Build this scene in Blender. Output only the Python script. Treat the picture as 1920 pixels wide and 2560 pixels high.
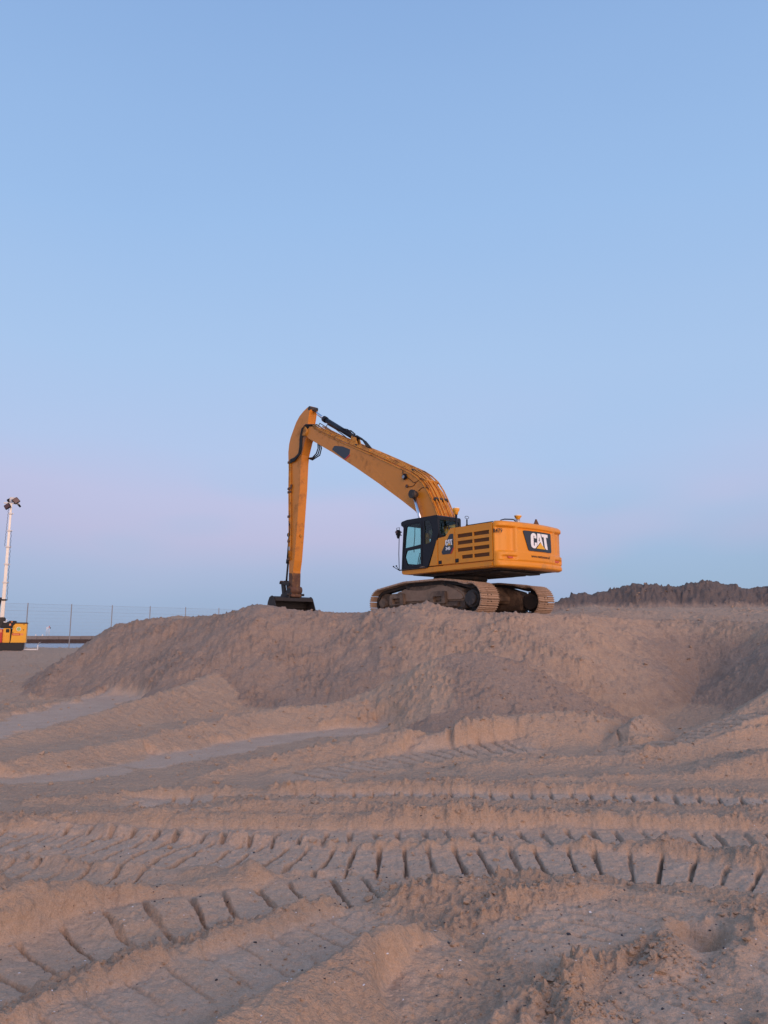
import bpy, bmesh, math, random
import numpy as np
from mathutils import Vector, Matrix

for _o in list(bpy.data.objects):
    bpy.data.objects.remove(_o)
R = math.radians
S = bpy.context.scene
COL = S.collection
random.seed(7)
RNG = np.random.default_rng(11)

# ------------------------------------------------------------------ camera
FPX, HORIZON, EYE = 1923.0, 1597.0, 1.6
PITCH = math.atan((HORIZON - 1280) / FPX)
cam = bpy.data.cameras.new('camera')
camo = bpy.data.objects.new('camera', cam)
COL.objects.link(camo)
cam.sensor_fit = 'HORIZONTAL'
cam.sensor_width = 36
cam.lens = 36 * FPX / 1920
cam.clip_start = 0.05
cam.clip_end = 60000
camo.location = (0, 0, EYE)
camo.rotation_euler = (R(90) + PITCH, 0, 0)
S.camera = camo

# ------------------------------------------------------------------ dusk sky
SUN_AZ, SUN_EL = 150, 12          # degrees clockwise from +Y (behind the camera, a little right)
w = bpy.data.worlds.new('World')
S.world = w
w.use_nodes = True
nt = w.node_tree
N, LK = nt.nodes, nt.links
bg = N['Background']
bg.inputs[1].default_value = 1.0
tc = N.new('ShaderNodeTexCoord')
sx = N.new('ShaderNodeSeparateXYZ')
LK.new(tc.outputs['Generated'], sx.inputs[0])
asin = N.new('ShaderNodeMath'); asin.operation = 'ARCSINE'
LK.new(sx.outputs['Z'], asin.inputs[0])
# thin veils bend the bands a little
nz = N.new('ShaderNodeTexNoise'); nz.inputs['Scale'].default_value = 1.3; nz.inputs['Detail'].default_value = 3
mp = N.new('ShaderNodeMapping'); mp.inputs['Scale'].default_value = (1, 1, 3.2)
LK.new(tc.outputs['Generated'], mp.inputs[0]); LK.new(mp.outputs[0], nz.inputs['Vector'])
ma = N.new('ShaderNodeMath'); ma.operation = 'MULTIPLY_ADD'
ma.inputs[1].default_value = 0.11; ma.inputs[2].default_value = -0.055
LK.new(nz.outputs['Fac'], ma.inputs[0])
ad = N.new('ShaderNodeMath'); ad.operation = 'ADD'
LK.new(asin.outputs[0], ad.inputs[0]); LK.new(ma.outputs[0], ad.inputs[1])
nrm = N.new('ShaderNodeMath'); nrm.operation = 'DIVIDE'; nrm.inputs[1].default_value = math.pi / 2
LK.new(ad.outputs[0], nrm.inputs[0])
ramp = N.new('ShaderNodeValToRGB')
LK.new(nrm.outputs[0], ramp.inputs[0])
def lin(r, g, b):
    f = lambda c: ((c / 255 + 0.055) / 1.055) ** 2.4 if c > 10 else c / 255 / 12.92
    return (f(r), f(g), f(b), 1)
stops = [(0, (141, 164, 198)), (3, (147, 169, 205)), (5.5, (161, 175, 210)), (8, (181, 181, 214)), (10.5, (184, 187, 220)),
         (14, (174, 193, 228)), (20, (166, 194, 231)), (30, (153, 187, 230)), (43, (137, 172, 220)), (90, (92, 128, 188))]
e = ramp.color_ramp.elements
while len(e) < len(stops):
    e.new(0.5)
for el, (d, c) in zip(e, stops):
    el.position = d / 90
    el.color = lin(*c)
# the rosy band is patchy: it gives way to grey-teal towards the right
ramp2 = N.new('ShaderNodeValToRGB')
LK.new(nrm.outputs[0], ramp2.inputs[0])
stops2 = [(0, (140, 166, 194)), (3, (144, 171, 202)), (5.5, (150, 176, 208)), (8, (156, 181, 215)), (10.5, (164, 188, 222)), (14, (168, 193, 229))] + stops[6:]
e = ramp2.color_ramp.elements
while len(e) < len(stops2):
    e.new(0.5)
for el, (d, c) in zip(e, stops2):
    el.position = d / 90
    el.color = lin(*c)
nz2 = N.new('ShaderNodeTexNoise'); nz2.inputs['Scale'].default_value = 2.2; nz2.inputs['Detail'].default_value = 2
LK.new(mp.outputs[0], nz2.inputs['Vector'])
pk = N.new('ShaderNodeMapRange'); pk.inputs[1].default_value = 0.50; pk.inputs[2].default_value = 0.70
xa = N.new('ShaderNodeMath'); xa.operation = 'MULTIPLY_ADD'; xa.inputs[1].default_value = 0.32
LK.new(sx.outputs['X'], xa.inputs[0]); LK.new(nz2.outputs['Fac'], xa.inputs[2]); LK.new(xa.outputs[0], pk.inputs[0])
skm = N.new('ShaderNodeMix'); skm.data_type = 'RGBA'
LK.new(pk.outputs[0], skm.inputs[0]); LK.new(ramp.outputs[0], skm.inputs[6]); LK.new(ramp2.outputs[0], skm.inputs[7])
sky = N.new('ShaderNodeTexSky')
sky.sky_type = 'NISHITA'; sky.sun_disc = False
sky.sun_elevation = R(SUN_EL); sky.sun_rotation = R(SUN_AZ)
sc = N.new('ShaderNodeVectorMath'); sc.operation = 'SCALE'; sc.inputs['Scale'].default_value = 0.010
LK.new(sky.outputs[0], sc.inputs[0])
sm = N.new('ShaderNodeVectorMath'); sm.operation = 'ADD'
LK.new(skm.outputs[2], sm.inputs[0]); LK.new(sc.outputs[0], sm.inputs[1])
LK.new(sm.outputs[0], bg.inputs[0])

sun = bpy.data.lights.new('sun', 'SUN')
sun.energy = 2.6
sun.color = (1.0, 0.62, 0.45)
sun.angle = R(68)
suno = bpy.data.objects.new('sun', sun)
COL.objects.link(suno)
sd = Vector((math.sin(R(SUN_AZ)) * math.cos(R(SUN_EL)), math.cos(R(SUN_AZ)) * math.cos(R(SUN_EL)), math.sin(R(SUN_EL))))
suno.rotation_euler = sd.to_track_quat('Z', 'Y').to_euler()
suno.location = (0, -20, 20)

S.view_settings.view_transform = 'Standard'
S.view_settings.look = 'None'
S.view_settings.exposure = 0
S.view_settings.gamma = 1
S.view_settings.use_curve_mapping = False
S.render.engine = 'CYCLES'
S.cycles.max_bounces = 6
S.cycles.transparent_max_bounces = 12

# ------------------------------------------------------------------ materials
def new_mat(name):
    m = bpy.data.materials.new(name)
    m.use_nodes = True
    return m, m.node_tree.nodes, m.node_tree.links, m.node_tree.nodes['Principled BSDF']

def pbr(name, col, rough=0.6, metal=0.0, var=0.12, scale=6.0, dirt=None, dirt_amt=0.0, dscale=2.0, bump=0.0, spec=0.5):
    """painted / bare surface with patchy tone and optional dirt of its own shape"""
    m, n, l, b = new_mat(name)
    co = n.new('ShaderNodeTexCoord')
    t = n.new('ShaderNodeTexNoise'); t.inputs['Scale'].default_value = scale; t.inputs['Detail'].default_value = 6
    l.new(co.outputs['Object'], t.inputs['Vector'])
    mx = n.new('ShaderNodeMix'); mx.data_type = 'RGBA'
    mx.inputs[6].default_value = [c * (1 - var) for c in col[:3]] + [1]
    mx.inputs[7].default_value = [min(1, c * (1 + var)) for c in col[:3]] + [1]
    l.new(t.outputs['Fac'], mx.inputs[0])
    out = mx.outputs[2]
    if dirt:
        t2 = n.new('ShaderNodeTexNoise'); t2.inputs['Scale'].default_value = dscale; t2.inputs['Detail'].default_value = 9
        t2.inputs['Roughness'].default_value = 0.7
        l.new(co.outputs['Object'], t2.inputs['Vector'])
        r = n.new('ShaderNodeMapRange')
        r.inputs[1].default_value = 0.62 - dirt_amt * 0.35; r.inputs[2].default_value = 0.80 - dirt_amt * 0.25
        l.new(t2.outputs['Fac'], r.inputs[0])
        m2 = n.new('ShaderNodeMix'); m2.data_type = 'RGBA'
        l.new(r.outputs[0], m2.inputs[0]); l.new(out, m2.inputs[6]); m2.inputs[7].default_value = (*dirt[:3], 1)
        out = m2.outputs[2]
        rr = n.new('ShaderNodeMapRange'); rr.inputs[3].default_value = rough; rr.inputs[4].default_value = 0.9
        l.new(r.outputs[0], rr.inputs[0]); l.new(rr.outputs[0], b.inputs['Roughness'])
    else:
        b.inputs['Roughness'].default_value = rough
    l.new(out, b.inputs['Base Color'])
    b.inputs['Metallic'].default_value = metal
    b.inputs['Specular IOR Level'].default_value = spec
    if bump:
        t3 = n.new('ShaderNodeTexNoise'); t3.inputs['Scale'].default_value = 40; t3.inputs['Detail'].default_value = 4
        l.new(co.outputs['Object'], t3.inputs['Vector'])
        bp = n.new('ShaderNodeBump'); bp.inputs['Strength'].default_value = bump; bp.inputs['Distance'].default_value = 0.02
        l.new(t3.outputs['Fac'], bp.inputs['Height']); l.new(bp.outputs[0], b.inputs['Normal'])
    return m

SANDC = (0.36, 0.235, 0.155)
MAT = {}
MAT['yellow'] = pbr('machine_yellow_paint', (0.78, 0.285, 0.016), 0.36, var=0.06, scale=1.5, dirt=(0.42, 0.22, 0.085), dirt_amt=0.22, dscale=2.6, spec=0.4)
MAT['yellow_worn'] = pbr('worn_yellow_paint', (0.66, 0.27, 0.025), 0.5, var=0.1, scale=2, dirt=(0.16, 0.065, 0.03), dirt_amt=0.45, dscale=3.5)
MAT['boom'] = pbr('boom_yellow_paint', (0.68, 0.232, 0.016), 0.42, var=0.07, scale=1.0, dirt=(0.30, 0.12, 0.04), dirt_amt=0.22, dscale=1.8)
MAT['rust'] = pbr('rusty_steel', (0.13, 0.06, 0.035), 0.8, var=0.45, scale=8, dirt=(0.30, 0.16, 0.06), dirt_amt=0.35, dscale=6, bump=0.3)
MAT['black'] = pbr('black_paint', (0.014, 0.014, 0.019), 0.42, var=0.2, spec=0.25)
MAT['rubber'] = pbr('black_rubber', (0.012, 0.012, 0.013), 0.6, var=0.2)
MAT['dark'] = pbr('dark_steel', (0.035, 0.03, 0.028), 0.7, var=0.3, dirt=(0.15, 0.10, 0.07), dirt_amt=0.3, dscale=4)
MAT['vent'] = pbr('vent_screen', (0.17, 0.066, 0.018), 0.7, var=0.15)
MAT['chrome'] = pbr('chrome_rod', (0.75, 0.75, 0.78), 0.15, 1.0, var=0.05)
MAT['steel'] = pbr('grey_steel', (0.35, 0.35, 0.36), 0.45, 0.8, var=0.1)
MAT['white'] = pbr('white_paint', (0.80, 0.79, 0.78), 0.5, var=0.04)
MAT['letter'] = pbr('white_letters', (0.85, 0.85, 0.85), 0.5, var=0.01)
MAT['plate'] = pbr('dark_decal', (0.028, 0.032, 0.042), 0.35, var=0.1)
MAT['tri'] = pbr('yellow_decal', (0.80, 0.42, 0.03), 0.5, var=0.02)
MAT['red'] = pbr('red_paint', (0.55, 0.03, 0.02), 0.45, var=0.05)
MAT['lens'] = pbr('red_lens', (0.55, 0.10, 0.05), 0.25, var=0.05)
MAT['ink'] = pbr('dark_lettering', (0.07, 0.03, 0.012), 0.6, var=0.05)
MAT['shoe'] = pbr('sandy_track_steel', (0.42, 0.285, 0.195), 0.8, var=0.25, scale=5, dirt=(0.13, 0.075, 0.05), dirt_amt=0.25, dscale=5, bump=0.4)
MAT['hole_shade'] = pbr('bolt_hole_shade', (0.02, 0.015, 0.012), 0.9)
MAT['frame'] = pbr('sand_caked_steel', (0.085, 0.058, 0.043), 0.85, var=0.35, scale=4, dirt=(0.27, 0.18, 0.12), dirt_amt=0.55, dscale=2.2, bump=0.6)
MAT['cake'] = pbr('caked_sand', (0.27, 0.18, 0.125), 0.95, var=0.3, scale=7, bump=1.0)
MAT['bucket'] = pbr('bucket_steel', (0.030, 0.023, 0.021), 0.65, var=0.35, scale=5, dirt=(0.12, 0.08, 0.06), dirt_amt=0.15, dscale=4, bump=0.3)
MAT['galv'] = pbr('galvanised_steel', (0.50, 0.50, 0.50), 0.5, 0.5, var=0.1)
MAT['mast'] = pbr('mast_metal', (0.62, 0.60, 0.55), 0.4, 0.4, var=0.08)
MAT['post'] = pbr('fence_post_steel', (0.36, 0.36, 0.37), 0.6, 0.3, var=0.1)
MAT['conc'] = pbr('pier_concrete', (0.27, 0.22, 0.19), 0.9, var=0.25, scale=0.08, dirt=(0.16, 0.11, 0.09), dirt_amt=0.3, dscale=0.05)
MAT['pile'] = pbr('rusty_sheet_pile', (0.085, 0.05, 0.042), 0.9, var=0.4, scale=0.2)
MAT['orange'] = pbr('tower_orange_paint', (0.90, 0.42, 0.012), 0.4, var=0.04)
MAT['orange2'] = pbr('tower_label', (0.85, 0.30, 0.10), 0.5, var=0.04)
MAT['sticker'] = pbr('green_sticker', (0.35, 0.50, 0.16), 0.5, var=0.3, scale=20)
MAT['seat'] = pbr('seat_fabric', (0.03, 0.03, 0.035), 0.9)
MAT['pebble'] = pbr('dark_pebble', (0.045, 0.038, 0.04), 0.7, var=0.4, scale=30)
MAT['shell'] = pbr('pale_shell', (0.75, 0.70, 0.66), 0.5, var=0.1)
MAT['gps'] = pbr('receiver_yellow', (0.80, 0.36, 0.03), 0.45, var=0.05)

def glass(name, tint, gloss=0.12):
    m, n, l, b = new_mat(name)
    n.remove(b)
    o = n['Material Output']
    tr = n.new('ShaderNodeBsdfTransparent'); tr.inputs[0].default_value = (*tint, 1)
    gl = n.new('ShaderNodeBsdfGlossy'); gl.inputs['Roughness'].default_value = 0.03
    fr = n.new('ShaderNodeLayerWeight'); fr.inputs[0].default_value = 0.25
    pw = n.new('ShaderNodeMath'); pw.operation = 'MULTIPLY_ADD'; pw.inputs[1].default_value = 0.12; pw.inputs[2].default_value = 0.015
    l.new(fr.outputs['Facing'], pw.inputs[0])
    mx = n.new('ShaderNodeMixShader')
    l.new(pw.outputs[0], mx.inputs[0]); l.new(tr.outputs[0], mx.inputs[1]); l.new(gl.outputs[0], mx.inputs[2])
    l.new(mx.outputs[0], o.inputs[0])
    return m
MAT['glass'] = glass('tinted_cab_glass', (0.77, 0.92, 0.90))
MAT['lampglass'] = pbr('lamp_lens', (0.10, 0.045, 0.04), 0.15, var=0.2)

def sand_material():
    m, n, l, b = new_mat('sand')
    at = n.new('ShaderNodeAttribute'); at.attribute_name = 'sand'
    sp = n.new('ShaderNodeSeparateColor'); l.new(at.outputs['Color'], sp.inputs[0])
    damp, comp = sp.outputs[0], sp.outputs[1]      # damp freshly dug sand / compacted wet crust
    co = n.new('ShaderNodeTexCoord')
    def noise(s, d=6, r=0.6):
        t = n.new('ShaderNodeTexNoise'); t.inputs['Scale'].default_value = s; t.inputs['Detail'].default_value = d
        t.inputs['Roughness'].default_value = r
        l.new(co.outputs['Object'], t.inputs['Vector']); return t.outputs['Fac']
    def mix(f, a, c):
        x = n.new('ShaderNodeMix'); x.data_type = 'RGBA'
        for s, v in ((0, f), (6, a), (7, c)):
            if isinstance(v, tuple): x.inputs[s].default_value = (*v, 1)
            elif isinstance(v, float): x.inputs[s].default_value = v
            else: l.new(v, x.inputs[s])
        return x.outputs[2]
    def rng(v, a, c, lo=0.0, hi=1.0):
        r = n.new('ShaderNodeMapRange'); l.new(v, r.inputs[0])
        for i, k in enumerate((a, c, lo, hi)): r.inputs[i + 1].default_value = k
        return r.outputs[0]
    def op(o, a, c):
        x = n.new('ShaderNodeMath'); x.operation = o
        for i, v in enumerate((a, c)):
            if isinstance(v, float): x.inputs[i].default_value = v
            else: l.new(v, x.inputs[i])
        return x.outputs[0]
    dry = mix(rng(noise(1.7), 0.35, 0.65), (0.575, 0.39, 0.262), (0.51, 0.348, 0.24))
    dry = mix(rng(noise(23, 5, 0.7), 0.35, 0.7, 0, 0.45), dry, (0.40, 0.275, 0.19))
    wet = mix(rng(noise(2.3), 0.35, 0.65), (0.38, 0.27, 0.20), (0.425, 0.30, 0.22))
    wet = mix(rng(noise(14, 6, 0.7), 0.40, 0.7, 0, 0.5), wet, (0.27, 0.188, 0.142))
    crust = mix(rng(noise(3.1), 0.35, 0.65), (0.55, 0.395, 0.285), (0.49, 0.345, 0.25))
    edge = op('ADD', damp, rng(noise(5), 0.3, 0.7, -0.22, 0.22))
    c = mix(rng(edge, 0.3, 0.7), dry, wet)
    c = mix(rng(op('ADD', comp, rng(noise(9), 0.3, 0.7, -0.3, 0.3)), 0.25, 0.9), c, crust)
    c = mix(sp.outputs[2], c, (0.18, 0.14, 0.118))
    grain_pit_shade = op('MULTIPLY', rng(noise(160, 3, 0.7), 0.3, 0.7, 0.84, 1.14), rng(noise(46, 6, 0.75), 0.3, 0.7, 0.84, 1.24))  # grain tone, with the dark specks of shadowed pits painted in
    v = n.new('ShaderNodeVectorMath'); v.operation = 'SCALE'; l.new(c, v.inputs[0]); l.new(grain_pit_shade, v.inputs['Scale'])
    l.new(v.outputs[0], b.inputs['Base Color'])
    b.inputs['Specular IOR Level'].default_value = 0.25
    l.new(rng(comp, 0.2, 1.0, 0.95, 0.80), b.inputs['Roughness'])
    h = op('ADD', op('ADD', noise(28, 8, 0.65), op('MULTIPLY', noise(9, 4, 0.6), 1.6)), op('MULTIPLY', noise(110, 4, 0.6), 0.35))
    bp = n.new('ShaderNodeBump'); bp.inputs['Distance'].default_value = 0.045
    l.new(rng(comp, 0.0, 1.0, 0.85, 0.38), bp.inputs['Strength'])
    l.new(h, bp.inputs['Height']); l.new(bp.outputs[0], b.inputs['Normal'])
    return m
MAT['sand'] = sand_material()

def sea_material():
    m, n, l, b = new_mat('sea_water')
    b.inputs['Base Color'].default_value = (0.10, 0.15, 0.20, 1)
    b.inputs['Roughness'].default_value = 0.25
    co = n.new('ShaderNodeTexCoord'); t = n.new('ShaderNodeTexNoise'); t.inputs['Scale'].default_value = 0.25; t.inputs['Detail'].default_value = 5
    l.new(co.outputs['Object'], t.inputs['Vector'])
    bp = n.new('ShaderNodeBump'); bp.inputs['Strength'].default_value = 0.25; bp.inputs['Distance'].default_value = 0.3
    l.new(t.outputs['Fac'], bp.inputs['Height']); l.new(bp.outputs[0], b.inputs['Normal'])
    return m
MAT['sea'] = sea_material()

# ------------------------------------------------------------------ terrain
CP, SP = math.cos(PITCH), math.sin(PITCH)
def ground(px, py, z=0.0):
    """plan position where a sight line from the standing point meets height z"""
    u, v = (px - 960) / FPX, (py - 1280) / FPX
    d = (u, CP + v * SP, SP - v * CP)
    k = (z - EYE) / d[2]
    return d[0] * k, d[1] * k, z

_perm = np.concatenate([RNG.permutation(4096)] * 2)
_ang = RNG.random(4096) * 2 * np.pi
_gx, _gy = np.cos(_ang), np.sin(_ang)
def perlin(x, y):
    xi, yi = np.floor(x).astype(np.int64), np.floor(y).astype(np.int64)
    xf, yf = x - xi, y - yi
    u, v = xf * xf * xf * (xf * (xf * 6 - 15) + 10), yf * yf * yf * (yf * (yf * 6 - 15) + 10)
    def g(ix, iy, fx, fy):
        h = _perm[(_perm[ix & 4095] + iy) & 4095]
        return _gx[h] * fx + _gy[h] * fy
    a, b = g(xi, yi, xf, yf), g(xi + 1, yi, xf - 1, yf)
    c, d = g(xi, yi + 1, xf, yf - 1), g(xi + 1, yi + 1, xf - 1, yf - 1)
    a = a + u * (b - a); c = c + u * (d - c)
    return (a + v * (c - a)) * 1.5
def fbm(x, y, f, octs=4, gain=0.5, lac=2.03):
    s, amp = 0, 1.0
    for i in range(octs):
        s = s + amp * perlin(x * f + 17.3 * i, y * f - 9.1 * i)
        f *= lac; amp *= gain
    return s
def billow(x, y, f, octs=3, gain=0.5):
    s, amp = 0, 1.0
    for i in range(octs):
        s = s + amp * (1 - 2 * np.abs(perlin(x * f + 5.7 * i, y * f + 3.3 * i)))
        f *= 2.1; amp *= gain
    return s
def sstep(a, b, x):
    t = np.clip((x - a) / (b - a), 0, 1)
    return t * t * (3 - 2 * t)
def smax(a, b, k):
    h = np.clip(0.5 + 0.5 * (b - a) / k, 0, 1)
    return a + (b - a) * h + k * h * (1 - h)

def spline(pts, step=0.35):
    """Catmull-Rom through plan points with any number of channels"""
    P = np.array(pts, float)
    P = np.vstack([2 * P[0] - P[1], P, 2 * P[-1] - P[-2]])
    out = []
    for i in range(1, len(P) - 2):
        p0, p1, p2, p3 = P[i - 1], P[i], P[i + 1], P[i + 2]
        n = max(2, int(np.hypot(*(p2 - p1)[:2]) / step))
        for t in np.linspace(0, 1, n, endpoint=False):
            out.append(0.5 * (2 * p1 + (p2 - p0) * t + (2 * p0 - 5 * p1 + 4 * p2 - p3) * t * t + (3 * p1 - p0 - 3 * p2 + p3) * t ** 3))
    out.append(P[-2])
    return np.array(out)

def near(x, y, C, reach):
    """nearest point on a polyline: index subset, signed distance (left of travel +), arc length, channels"""
    idx = np.nonzero((x > C[:, 0].min() - reach) & (x < C[:, 0].max() + reach) & (y > C[:, 1].min() - reach) & (y < C[:, 1].max() + reach))[0]
    X, Y = x[idx], y[idx]
    best = np.full(len(idx), 1e9); sgn = np.zeros(len(idx)); arc = np.zeros(len(idx)); ch = np.zeros((len(idx), C.shape[1] - 2))
    end = np.zeros(len(idx))
    s0 = 0.0
    nseg = len(C) - 1
    for i in range(nseg):
        a, b = C[i], C[i + 1]
        dx, dy = b[0] - a[0], b[1] - a[1]
        L2 = dx * dx + dy * dy
        L = math.sqrt(L2)
        sel = np.nonzero((X > min(a[0], b[0]) - reach) & (X < max(a[0], b[0]) + reach) & (Y > min(a[1], b[1]) - reach) & (Y < max(a[1], b[1]) + reach))[0]
        if len(sel):
            xs, ys = X[sel] - a[0], Y[sel] - a[1]
            traw = (xs * dx + ys * dy) / L2
            t = np.clip(traw, 0, 1)
            ex, ey = xs - t * dx, ys - t * dy
            d = np.hypot(ex, ey)
            m = d < best[sel]
            k = sel[m]
            best[k] = d[m]
            sgn[k] = np.sign(dx * ys[m] - dy * xs[m])
            arc[k] = s0 + t[m] * L
            ch[k] = a[2:] + t[m][:, None] * (b[2:] - a[2:])
            over = np.zeros(len(m))
            if i == 0: over = np.where(traw < 0, -traw * L, over)
            if i == nseg - 1: over = np.where(traw > 1, (traw - 1) * L, over)
            end[k] = over[m]
        s0 += L
    ok = best < reach
    return idx[ok], best[ok], sgn[ok], arc[ok], ch[ok], end[ok]

# grid that is dense where the picture needs it and runs far out to both sides
def side_cols():
    fine = np.arange(-0.60, 0.6001, 0.00128)
    g, out, s = 0.60, [], 0.00128
    while g < 3.2:
        s *= 1.12; g += s; out.append(g)
    out = np.array(out)
    return np.concatenate([-out[::-1], fine, out])
US = side_cols()
YS = [0.8]
while YS[-1] < 74:
    yy = YS[-1]
    YS.append(yy + (0.03 if yy < 2.6 else yy * (0.0027 if yy < 9 else 0.0034 if yy < 13 else 0.0031 if yy < 26 else 0.005 if yy < 32 else 0.014)))
YS = np.array(YS)
GU, GY = np.meshgrid(US, YS)
gx = (GU * GY).ravel(); gy = GY.ravel().copy()
NR, NC = len(YS), len(US)
# gently wobble the plan position so lines of the grid never show
wob = sstep(2, 6, gy) * 0.0
soil = np.zeros_like(gx); damp = np.zeros_like(gx); comp = np.zeros_like(gx); rough = np.full_like(gx, 0.5)

z = np.interp(gy + 1.2 * fbm(gx, gy, 0.15, 2), [13.5, 20.5, 23.6, 25.5, 31.5, 36.5, 38.5, 60], [0, 0.08, 0.46, 0.52, 0.58, 0.95, 1.0, 1.02]) * sstep(9, -1, gx) + fbm(gx, gy, 0.18, 3) * 0.05
z = z + fbm(gx, gy, 0.9, 3) * 0.025
# the land ends towards the sea
z = z - 4.5 * sstep(53, 63, gy + fbm(gx, gy, 0.2, 2) * 1.2)

def P(l):
    return [ground(*p) for p in l]
def Q(l):
    """as P, but the distance is known and the height follows"""
    out = []
    for px, py, d in l:
        u, v = (px - 960) / FPX, (py - 1280) / FPX
        yy = CP + v * SP
        out.append((u / yy * d, d, EYE + (SP - v * CP) / yy * d))
    return out

def ridge(pts, sl_left, sl_right, k=0.12, lump=0.06, lf=1.6, reach=4.5, sharp=0.0, d=None, c=None, rg=0.9, endslope=0.6, width=None):
    """berm: crest heights along a line, own slope on each side, meets the rest with a soft join"""
    global z
    C = spline(pts)
    i, di, sg, arc, ch, en = near(gx, gy, C, reach)
    X, Y = gx[i], gy[i]
    lo = fbm(X, Y, lf, 4, 0.55)
    sl = np.where(sg > 0, sl_left, sl_right)
    dd = di + lo * 0.06
    if width: dd = np.maximum(np.abs(dd) - width, 0)
    rnd = np.sqrt(dd * dd + 0.05 ** 2) - 0.05
    h = ch[:, 0] + 0.6 * lump * lo - sl * rnd - endslope * en
    old = z[i]
    new = smax(old, h, k)
    a = np.clip((new - old) / 0.06, 0, 1)
    z[i] = new
    rough[i] = rough[i] * (1 - a) + rg * a
    comp[i] *= (1 - a)
    if d is not None: damp[i] = damp[i] * (1 - a) + d * a
    if c is not None: comp[i] = np.maximum(comp[i], c * a)

def poly_sd(X, Y, poly):
    """signed distance to a closed plan polygon (inside +) and interpolated z of the nearest edge point"""
    Pn = np.array(poly)
    best = np.full(len(X), 1e9); zc = np.zeros(len(X)); inside = np.zeros(len(X), bool)
    for a, b in zip(Pn, np.roll(Pn, -1, 0)):
        dx, dy = b[0] - a[0], b[1] - a[1]
        t = np.clip(((X - a[0]) * dx + (Y - a[1]) * dy) / (dx * dx + dy * dy), 0, 1)
        d = np.hypot(X - a[0] - t * dx, Y - a[1] - t * dy)
        m = d < best
        best[m] = d[m]; zc[m] = (a[2] + t * (b[2] - a[2]))[m]
        cr = ((a[1] > Y) != (b[1] > Y)) & (X < (b[0] - a[0]) * (Y - a[1]) / (b[1] - a[1] + 1e-12) + a[0])
        inside ^= cr
    return np.where(inside, best, -best), zc

# ---- the big bank the machine stands on
Z0 = 2.28
front = spline([(-9.6, 32, 1.9), (-8.9, 26, 1.75), (-8.2, 23.4, 1.95), (-7.2, 22.9, 2.12), (-6.6, 22.8, 2.19), (-5.9, 22.5, 2.13), (-5.2, 22.3, 2.22), (-4.4, 21.8, 2.27), (-3.9, 21.5, 2.45),
                (-3.5, 21.4, 2.53), (-2.9, 21.3, 2.46), (-2.2, 21.4, 2.34), (-1.2, 21.5, 2.31), (-0.5, 21.3, 2.32), (0.3, 20.9, 2.42), (0.75, 20.85, 2.50),
                (1.2, 20.8, 2.56), (1.6, 20.7, 2.42), (2.0, 20.5, 2.31), (3.0, 20.4, 2.25), (4.2, 20.6, 2.25), (5.5, 21.4, 2.24), (7.2, 22.6, 2.18),
                (8.6, 23.0, 2.15), (9.8, 22.4, 2.1), (10.5, 21.0, 2.0), (10.4, 19.0, 1.75), (10.0, 17.4, 1.4), (10.1, 16.0, 1.15)], 0.4)
poly = [tuple(p) for p in front] + [(16, 17, 1.3), (40, 20, 2.0), (40, 60, 3.0), (12, 50, 2.5), (-9, 44, 1.9)]
b_i = np.nonzero((gy > 12) & (gx > -15) & (gx < 45))[0]
X, Y = gx[b_i], gy[b_i]
sd, _zc = poly_sd(X, Y, poly)
num = np.zeros(len(X)); den = np.zeros(len(X))
for p in list(front) + poly[len(front):]:
    wgt = ((X - p[0]) ** 2 + (Y - p[1]) ** 2 + 0.02) ** -3
    num += wgt * p[2]; den += wgt
zc = num / den
sd = sd + fbm(X, Y, 0.7, 4, 0.5) * 0.22
flat = Z0 + 0.075 * np.clip(Y - 22.5, 0, 9) * sstep(4.5, 8, X) + fbm(X, Y, 0.5, 3) * 0.05
top = zc + (flat - zc) * sstep(0.3, 2.2, sd)
slope = 0.62 + 0.14 * sstep(-6.6, -8.4, X) + 0.06 * sstep(0, 3, X) + 0.05 * fbm(X, Y, 0.35, 2)
rn = np.sqrt(np.minimum(sd, 0) ** 2 + 0.12 ** 2) - 0.12
stre = fbm(X * 3.2 + Y * 0.7, Y * 0.55, 1.0, 4, 0.55)         # sand runs down the face in streaks
bank = np.where(sd > 0, top, zc - slope * rn) + stre * 0.025 * sstep(0.2, -0.5, sd)
old = z[b_i]
new = smax(old, bank, 0.25)
a = np.clip((new - old) / 0.12, 0, 1)
z[b_i] = new
rough[b_i] = rough[b_i] * (1 - a) + a * (0.40 + 0.42 * sstep(0.3, -0.4, sd)) * (1 - 0.45 * sstep(4.5, 6.5, X) * sstep(0.2, -0.6, sd))
# left and lower part is freshly dug, damp and grey
dm = 0.88 * sstep(1.6, -2.6, X + 0.9 * fbm(X, Y, 0.5, 3)) + 0.38 * sstep(-2.6, 1.6, X)
dm = dm * sstep(1.2, -0.2, sd) + 0.10
dm = np.where(X > 4.5, np.maximum(dm * 0.8, 0.80 * sstep(4.6, 8.0, X) * sstep(0.2, -1.4, sd)), dm)  # right-hand face gets darker downwards and to the right
damp[b_i] = damp[b_i] * (1 - a) + dm * a

# dark lumpy heap far right
ridge([(5.6, 29.8, 2.6), (6.6, 29.9, 3.0), (7.6, 30.0, 3.32), (8.6, 30, 3.36), (9.4, 30, 3.62), (10.4, 30, 3.70), (11.0, 30, 3.54), (12.2, 30, 3.76), (13.4, 30, 3.68), (14.3, 30, 3.50), (15, 30, 3.64), (18, 31, 3.7), (24, 33, 3.9)],
      0.6, 0.62, 0.2, 0.09, 0.8, 5, d=1.0, rg=0.9)
soil[:] = sstep(0.28, 0.55, damp * sstep(26.0, 27.6, gy) * sstep(5.0, 6.5, gx)) * sstep(2.75, 2.95, z)
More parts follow.
